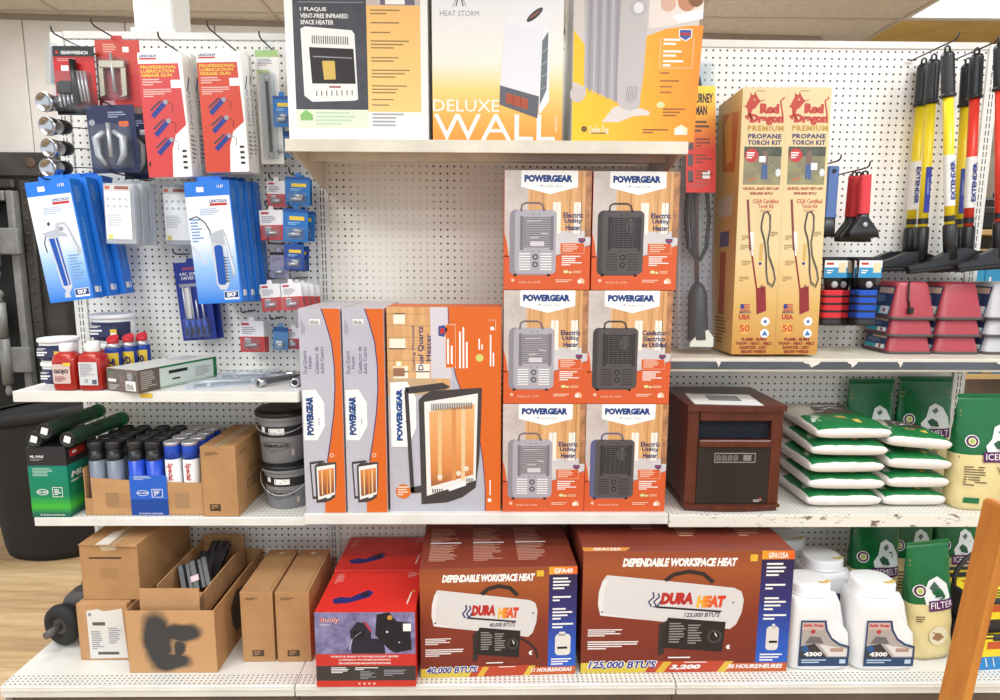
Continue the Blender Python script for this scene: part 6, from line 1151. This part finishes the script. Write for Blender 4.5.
# ice melt bags, lying
BGW = mat('bag_white', (236, 228, 220), .4, var=.06, vs=20); BGG = mat('bag_green', (24, 116, 62), .32); BGB = mat('bag_brown', (92, 76, 70), .35); BGC = mat('bag_beige', (206, 196, 186), .4)
def pillow(label, x, y, z, w, d, h, roll, yaw, deco, name='ice_melt_bag', droop=0.0, seed=1, pitch=0):
    t = thing(name, label, 'ice melt bag', (x, y, z), (math.radians(pitch), math.radians(roll), math.radians(yaw)), 'ice melt bags lying in stacks'); rd = random.Random(seed); ph = [rd.uniform(0, 6) for _ in range(6)]
    def prof(u, v): return max(0, (1-abs(u)**5))**.5*max(0, (1-abs(v)**5))**.5
    def wr(u, v): return .1*math.sin(5*u+ph[0]+2*v)*math.sin(4*v+ph[1])+.06*math.sin(13*u+ph[2]+3*v)*math.sin(9*v+ph[3])+.03*math.sin(24*u+7*v+ph[4])
    def zt(u, v): return h*.5+(h*.5+wr(u, v))*prof(u, v)-droop*max(0, u)**3
    def zbm(u, v): return h*.5-h*.5*prof(u, v)**.6-droop*max(0, u)**3+(droop if droop else 0)*0
    n = 30; vs = []; fs = []; ms = []
    S = [-1+2*i/n for i in range(n+1)]
    for f_ in (zt, zbm):
        for v in S:
            for u in S:
                k = 1-.05*(abs(u)**4)*(1-abs(v)) - .0; vs.append((u*w/2*(1-.05*(1-abs(v)**2)*0), v*d/2, f_(u, v)))
    N = (n+1)**2
    for j in range(n):
        for i in range(n):
            a = j*(n+1)+i; fs.append((a, a+1, a+n+2, a+n+1)); fs.append((N+a, N+a+n+1, N+a+n+2, N+a+1)); u, v = S[i]+1/n, S[j]+1/n
            m = BGG
            if v < -.93 or abs(u) > .96 or v > .96: m = BGW
            elif deco:
                if v > -.1: m = BGC if u < -.55+.45*(v+.1) else BGB if u < .7 else BGG
            elif v > .3: m = BGC
            ms += [m, BGW]
    mb = MB(); mb.raw(vs, fs, ms, True); mb.build('bag', t)
    def onbag(p_):
        for i, q in enumerate(p_.mb.v):
            u, v = q[0]/(w/2), q[1]/(d/2); p_.mb.v[i] = (q[0], q[1], zt(max(-1, min(1, u)), max(-1, min(1, v)))+.03+q[2])
        return p_
    p = Pr((-w/2, -d/2, 0), (1, 0, 0), (0, 1, 0), w, d, 0)
    lw = ink(226, 236, 226)
    for k in range(4): p.rect(.42+.035*k, .66, .455+.035*k, .74, ink(224, 180, 90), 1)
    p.rect(.46, .68, .54, .72, ink(70, 80, 150), 2); p.rect(.6, .76, .68, .86, ink(236, 204, 90), 2); p.lines(.12, .62, .24, .74, 4, lw, 2); p.poly([(.06, .78), (.1, .68), (.18, .8)], ink(190, 196, 186), 2)
    if deco: p.lines(.36, .24, .8, .33, 2, iW, 2, .7); p.text('ICE MELTER', .42, .35, .74, .41, iW, 2, bold=.03); p.lines(.2, .47, .9, .5, 1, lw, 2)
    onbag(p).build('bag_print', t, True)
    p = Pr((-w/2, -d/2-.02, 0), (1, 0, 0), (0, 0, 1), w, h); p.rect(.45, .42, .56, .52, ink(80, 70, 66)); 
    for i, q in enumerate(p.mb.v): p.mb.v[i] = (q[0], -d/2*.99-.02, q[2])
    return t
bh = 2.3
for k, n_ in enumerate(('lowest', 'second from below', 'middle', 'second from above', 'topmost')):
    pillow('white and green ice melt bag in the left stack, '+n_, 47.9+(.0, .3, -.1, .35, .5)[k], -7.0, Z4+.02+(0, 2.42, 4.86, 7.3, 9.76)[k], 10.4, 12.4, 2.2, 0, (1, -1, 2, -1.5, 1)[k], k == 4, droop=.0, seed=k+1, pitch=(0, .8, 1.6, 2.4, 3.4)[k])
for k, n_ in enumerate(('lowest', 'second from below', 'third from below', 'topmost')):
    pillow('white and green ice melt bag in the right stack, '+n_, 57.75+(0, .2, .3, .1)[k], -8.3, Z4+.02+(0, bh+.2, 2*bh+.5, 3*bh+1.15)[k], 8.7, 9.2, bh*.96, (0, 1.0, 2.0, 4)[k], (0, 2, -1, -3)[k], k == 3, droop=.0, seed=k+11)
# standing pouches
PG = mat('pouch_green', (16, 104, 54), .28, var=.1, vs=12); PC = mat('pouch_cream', (226, 208, 150), .35, var=.05, vs=10); PV = ink(94, 36, 96)
def pouch(label, x, y, z, w, h, d, kind, tilt=0, yaw=0, pitch=0):
    t = thing('standing_pouch', label, 'pouch bag', (x, y, z), (math.radians(pitch), math.radians(tilt), math.radians(yaw)), 'standing green pouches')
    def dep(zz): s_ = zz/h; return max(.12, d*(1-s_**2.2)*(.9+.1*math.sin(3*s_))+.0)
    def wid(zz): s_ = zz/h; return w*(.97+.03*math.sin(s_*3))*(1-.03*s_)
    zs = [h*k/26 for k in range(27)]; rings = []
    for i, zz in enumerate(zs):
        r_ = sring(wid(zz), dep(zz), zz, 3.0, 40); rings.append([(a+.05*math.sin(zz*2.2+a*1.5), b+.08*math.sin(a*3+zz*1.7)*(1-zz/h), c) for a, b, c in r_])
    rings[0] = sring(w*.9, d*.85, 0, 3, 40)
    ms = [PC if zz < h*.47 else PG for zz in zs[:-1]]; MB().ring(rings, ms).build('bag', t)
    p = Pr((-w/2, 0, 0), (1, 0, 0), (0, 0, 1), w, h, 0); gd = ink(160, 130, 70)
    p.rect(.04, .515, .98, .535, ink(100, 90, 50), 1)
    for v in (.12, .16): p.rect(.05, v, .95, v+.012, gd, 1)
    p.circ(.2, .38, .85, iW, 2); p.circ(.2, .38, .74, PV, 3); p.circ(.2, .38, .48, ink(226, 226, 170), 4); p.circ(.2, .38, .3, ink(170, 190, 90), 5)
    if kind != 'filter': p.poly([(.44, .5), (.4, .42), (.5, .36), (.55, .26), (.66, .23), (.8, .27), (.9, .36), (.94, .46), (.8, .5)], ink(222, 226, 224), 2); p.poly([(.52, .4), (.6, .37), (.7, .4), (.74, .45), (.6, .46)], ink(40, 90, 60), 3); p.poly([(.6, .3), (.68, .27), (.72, .3), (.66, .33)], ink(90, 110, 100), 3)
    else: p.poly([(.3, .5), (.26, .4), (.4, .3), (.6, .27), (.8, .34), (.86, .46), (.7, .51)], ink(222, 226, 224), 2); p.poly([(.4, .36), (.52, .31), (.62, .36), (.5, .4)], ink(60, 90, 80), 3); p.poly([(.5, .44), (.6, .4), (.7, .44), (.66, .47)], ink(40, 80, 60), 3)
    for k in range(6): p.rect(.36+.1*k, .47, .46+.1*k, .56, PV, 4)
    p.text('ICEMELT' if kind != 'filter' else 'FILTER', .4, .485, .92, .54, iW, 5); p.lines(.55, .447, .82, .459, 1, iW, 5)
    if kind == 'tree':
        p.lines(.1, .6, .45, .78, 8, ink(120, 100, 70), 2)
        for a, b, c, e in ((.68, .85, .7, .68), (.7, .72, .62, .64), (.7, .72, .8, .62), (.66, .68, .58, .6), (.76, .66, .86, .6), (.7, .68, .7, .58), (.8, .64, .82, .58), (.63, .65, .64, .58)): p.path([(a, b), (c, e)], .1, ink(70, 60, 44), 2)
        p.rect(.12, .88, .34, .93, iG, 2)
    elif kind == 'filter': p.circ(.55, .78, 1.3, ink(238, 226, 190), 2); p.poly([(.4, .8), (.5, .75), (.6, .76), (.68, .8), (.55, .83)], ink(170, 120, 80), 3); p.path([(.42, .74), (.62, .8)], .12, ink(150, 100, 70), 4); p.lines(.1, .6, .3, .66, 3, ink(120, 100, 70), 2)
    else: p.lines(.2, .62, .7, .8, 6, ink(120, 100, 70), 2)
    for i, q in enumerate(p.mb.v):
        zz = min(h*.995, max(0, q[2])); ww = wid(zz); u = min(.999, abs(2*q[0]/ww)); p.mb.v[i] = (q[0], -dep(zz)/2*(1-u**3)**(1/3)-.1*(1-zz/h)-.05-(-q[1]), q[2])
    p.build('bag_print', t, True)
    MB().box(-w*.48, -.1, h-.1, w*.48, .1, h+.35, PG, .05).build('top_seal', t); return t
pouch('green and cream ice melt pouch standing at the front by the wooden post', 66.8, -11.9, Z4+.02, 8.6, 15.3, 4.6, 'tree'); pouch('green and cream pouch standing behind the front pouch', 65.2, -2.0, Z4+.02, 8.4, 15.8, 2.4, 'tree'); pouch('dark green pouch leaning at the back behind the lying bags', 57.0, -2.0, Z4+.02, 7.2, 15.4, 2.4, 'plain', 0, 0); 


# ================================================================ right bay, base deck
JW = mat('jug_white_hdpe', (240, 240, 240), .38)
def jug(label, x, y, lab=True):
    t = thing('ice_melt_jug', label, 'jug', (x, y, ZB+.02), group='white ice melt jugs'); W_, D_ = 8.2, 5.4
    secs = [(W_*.94, D_*.9, 0, 0), (W_, D_, .35, 0), (W_, D_, 3.6, 0), (W_*.98, D_, 4.8, -.08), (W_*.84, D_, 6.4, -.66), (W_*.76, D_*.99, 7.6, -1.0), (W_*.75, D_*.98, 9.0, -1.02), (W_*.71, D_*.93, 9.7, -1.05), (W_*.66, D_*.86, 9.95, -1.1)]
    MB().ring([sring(a, b, z, 4.5, 36, cx=c) for a, b, z, c in secs], JW).build('body', t)
    cw = lambda f, z: sring(W_*f, D_*f*1.38, z, 2.6, 36, cx=-1.1)
    MB().ring([cw(.62, 9.9), cw(.66, 9.95), cw(.665, 9.98), cw(.665, 10.2), cw(.66, 10.24), cw(.645, 10.28), cw(.64, 10.32), cw(.64, 11.35), cw(.635, 11.4), cw(.6, 11.55), cw(.595, 11.56), cw(.3, 11.57)], JW).build('cap', t)
    MB().tube([(W_*.18, 0, 9.2), (W_*.27, 0, 9.0), (W_*.33, 0, 8.0), (W_*.37, 0, 6.6), (W_*.41, 0, 5.2), (W_*.4, 0, 4.2)], [.6, .7, .7, .7, .75, .7], JW, 12).build('handle', t)
    p = Pr((-1.1-1.0, -D_*.38, 11.59), (1, 0, 0), (0, 1, 0), 2, 2, 0); p.rect(.9, .5, 1.5, .75, ink(236, 200, 90)); p.rect(1.4, .35, 1.8, .55, ink(236, 200, 90), 2); p.build('cap_sticker', t)
    if not lab: return
    p = Pr((-W_*.36, -D_/2, .7), (1, 0, 0), (0, 0, 1), W_*.8, 6.4, .03); bl = ink(44, 74, 116); o = [(0, 1), (0, 0), (.5, 0), (.54, .2), (.64, .38), (.8, .5), (1, .56), (1, 1)]
    p.poly(o, bl); p.poly([(.03, .8), (.03, .04), (.46, .04), (.5, .22), (.62, .42), (.78, .54), (.96, .6), (.96, .8)], ink(176, 166, 160), 2); p.rect(.03, .04, .46, .2, ink(206, 176, 170), 3); p.text('Safe Step', .05, .07, .45, .15, ink(206, 48, 44), 4, bold=.04); p.circ(.25, .24, .3, ink(206, 60, 60), 4); p.poly([(.1, .5), (.2, .34), (.4, .36), (.48, .5)], ink(110, 106, 108), 3); p.poly([(.03, .8), (.03, .56), (.3, .5), (.56, .8)], ink(60, 56, 58), 4); p.poly([(.4, .52), (.95, .62), (.95, .78), (.6, .78)], ink(222, 216, 212), 4); p.rect(.62, .6, .88, .68, ink(196, 150, 130), 5); p.poly([(.03, .62), (.12, .52), (.2, .62), (.12, .72)], ink(40, 96, 160), 5); p.text('4300', .1, .68, .46, .78, iW, 6, bold=.05); p.lines(.06, .85, .75, .95, 2, ink(190, 206, 226), 3); p.rect(.82, .85, .94, .94, ink(190, 206, 226), 3); p.build('label', t, True)
jug('white ice melt jug with a picture label, beside the big brown box', 42.95, -16.5); jug('white ice melt jug with a picture label, right one in front', 51.45, -16.6)
jug('white ice melt jug in the second row behind the front pair', 48.3, -9.9); jug('white ice melt jug in the second row by the brown box', 39.6, -10.2) if False else None
jug('white ice melt jug farthest back by the pegboard', 46.0, -3.4, False)
pouch('green pouch with a bird picture standing beside the jugs', 59.3, -15.4, ZB+.3, 6.2, 15.6, 4.0, 'filter', -4.5, 4); pouch('green pouch standing at the back between jugs and pouch', 56.4, -6.9, ZB+.02, 7.2, 16.6, 4.0, 'plain', 0); pouch('green pouch standing at the back on the right of the base deck', 64.0, -3.4, ZB+.02, 7.0, 16.6, 3.4, 'plain', 0); pouch('green pouch farthest right at the back of the base deck', 71.2, -3.0, ZB+.02, 6.6, 16.4, 3.4, 'plain', 0)
YP = mat('yellow_print', (240, 214, 40), .4); BKB = mat('tote_black', (40, 38, 40), .4)
def tote(label, z, x, y, w, d, h, handle, blue):
    t = thing('handled_tote', label, 'tote', (x, y, z), (0, 0, math.radians(4)), 'black handled totes'); MB().ring([sring(w*.92, d*.9, 0, 6, 32), sring(w*.94, d*.92, .2, 6, 32), sring(w, d, h*.8, 6, 32), sring(w*1.04, d*1.04, h*.84, 6, 32), sring(w*1.04, d*1.04, h, 6, 32), sring(w*.96, d*.96, h, 6, 32), sring(w*.94, d*.92, h*.6, 6, 32)], BKB).build('body', t)
    p = Pr((-w*.5, -d*.505, 0), (1, 0, 0), (0, 0, 1), w, h, .05); p.rect(0, .0, 1, .62, YP); p.rect(.1, .18, .6, .4, ink(216, 90, 40), 2); p.lines(.05, .05, .9, .15, 1, iK, 2); p.rect(0, .62, 1, 1, ink(40, 140, 214) if blue else BKB, 1); 
    if blue: [p.path([(.1+.09*k, .66), (.13+.09*k, .92)], .12, iW, 2) for k in range(9)]
    p.build('sleeve', t); p = Pr((-w*.47, -d*.47, h*.93), (1, 0, 0), (0, 1, 0), w*.94, d*.94, 0); p.rect(0, 0, 1, 1, YP); p.rect(.2, .35, .8, .6, ink(216, 90, 40), 2); p.lines(.1, .7, .9, .95, 3, iK, 2); p.rect(.1, .08, .9, .25, iK, 2); p.build('lid_card', t)
    if handle: MB().tube([(-w*.46, 0, h*.9)]+[(-w*.46*math.cos(a), .3, h*.9+5.2*math.sin(a)) for a in [math.pi*k/12 for k in range(1, 12)]]+[(w*.46, 0, h*.9)], .28, BKB, 8).build('handle', t)
tote('black tote with yellow print and a blue picture, lowest of the pile', ZB+.02, 69.0, -14.4, 11.6, 8.6, 4.8, False, True); tote('black handled tote with bright yellow print on top of the pile', ZB+4.86, 68.4, -13.8, 11.0, 8.4, 4.6, True, False)

# ================================================================ aisle behind, seen past the right end
TAN = mat('tan_shelf_board', (206, 172, 112), .6, var=.1, vs=6); t = thing('rear_shelf_unit', 'tan wooden shelf unit in the next aisle beyond the upright', 'shelf unit', (112, 46, 0))
for z in (34.0, 48.6, 60.6, 64.6): MB().box(-19, -8, z, 22, 8, z+1.1, TAN, .1).build('shelf_board', t)
for x in (-19.6, 22.2): MB().box(x, -8, 0, x+.6, 8, 82, mat('rear_upright_grey', (120, 112, 104), .6)).build('side_panel', t)
MB().box(-19, 7.4, 0, 22, 8, 82, mat('rear_panel_brown', (150, 134, 120), .8, var=.2, vs=8)).build('back_panel', t)
TEAL = mat('teal_pack', (44, 150, 196), .4)
for k in range(5):
    x = 95.5+3.6*k; t = thing('blue_carton', 'bright blue carton on the rear shelf, %s from the left end' % ('first', 'second', 'third', 'fourth', 'fifth')[k], 'carton', (x, 42, 49.72), group='blue cartons in the next aisle'); MB().box(-1.7, -3, 0, 1.7, 3, 9.0+.5*(k % 2), TEAL, .1).build('carton', t); p = Pr((-1.7, -3, 0), (1, 0, 0), (0, 0, 1), 3.4, 9); p.lines(.25, .1, .75, .85, 2, iW, vert=True); p.rect(0, 0, 1, .06, ink(30, 110, 160)); p.build('front_print', t)
for k, (m, n_) in enumerate(((ink(130, 60, 60), 'dark red'), (ink(160, 156, 150), 'pale grey'), (ink(30, 110, 180), 'deep blue'), (ink(150, 140, 130), 'taupe'), (ink(40, 140, 200), 'sky blue'))):
    x = 99.5+2.6*k; t = thing('rear_carton', n_+' upright carton on the low rear shelf', 'carton', (x, 42, 35.12), group='low cartons in the next aisle'); MB().box(-1.2, -3, 0, 1.2, 3, 10.4, m, .1).build('carton', t); p = Pr((-1.2, -3, 0), (1, 0, 0), (0, 0, 1), 2.4, 10.4); p.lines(.2, .1, .8, .6, 8, iW); p.build('front_print', t)
for k, (x, z_, n_) in enumerate(((104, 6.6, 'lower'), (112.5, 8.4, 'taller'))):
    t = thing('black_case', 'black plastic case on the rear shelf, the %s one' % n_, 'case', (x, 42, 65.72), group='black cases in the next aisle'); MB().box(-4, -3, 0, 4, 3, z_, BLKR, .5).build('case', t); MB().box(-1.2, -3.3, z_*.5, 1.2, -3.02, z_*.7, DKST, .1).build('latch', t)

# ================================================================ wooden stand in the foreground
HON = mat('honey_pine', (206, 138, 58), .42, var=.28, vs=2.6, col2=(180, 108, 42), stretch=(7, 7, 1))
A, B = WY(938, 700, -41.4), WY(984, 497, -41.4); dx = (B.x-A.x)/(B.z-A.z); zt_ = B.z; x_t = B.x
t = thing('wooden_stand', 'honey coloured pine stand with leaning legs in the foreground', 'wooden stand', (x_t-dx*zt_, -43, 0))
MB().ring([[(x+dx*z, y, z) for x, y in ((0, -1), (.75, -1), (.75, 1.6), (0, 1.6))] for z in (0, zt_-.3)]+[[(x+dx*zt_, y, zt_) for x, y in ((.1, -.8), (.65, -.8), (.65, 1.4), (.1, 1.4))]], HON, smooth=False).build('leg', t)
MB().ring([[(20-x-dx*z, y, z) for x, y in ((0, -1), (.75, -1), (.75, 1.6), (0, 1.6))] for z in (0, zt_)], HON, smooth=False).build('leg', t)
for z in (33.2, 12.0): MB().box(.8+dx*z, -.6, z-1.6, 19.2-dx*z, .9, z+.6, HON, .1).build('crossbar', t)
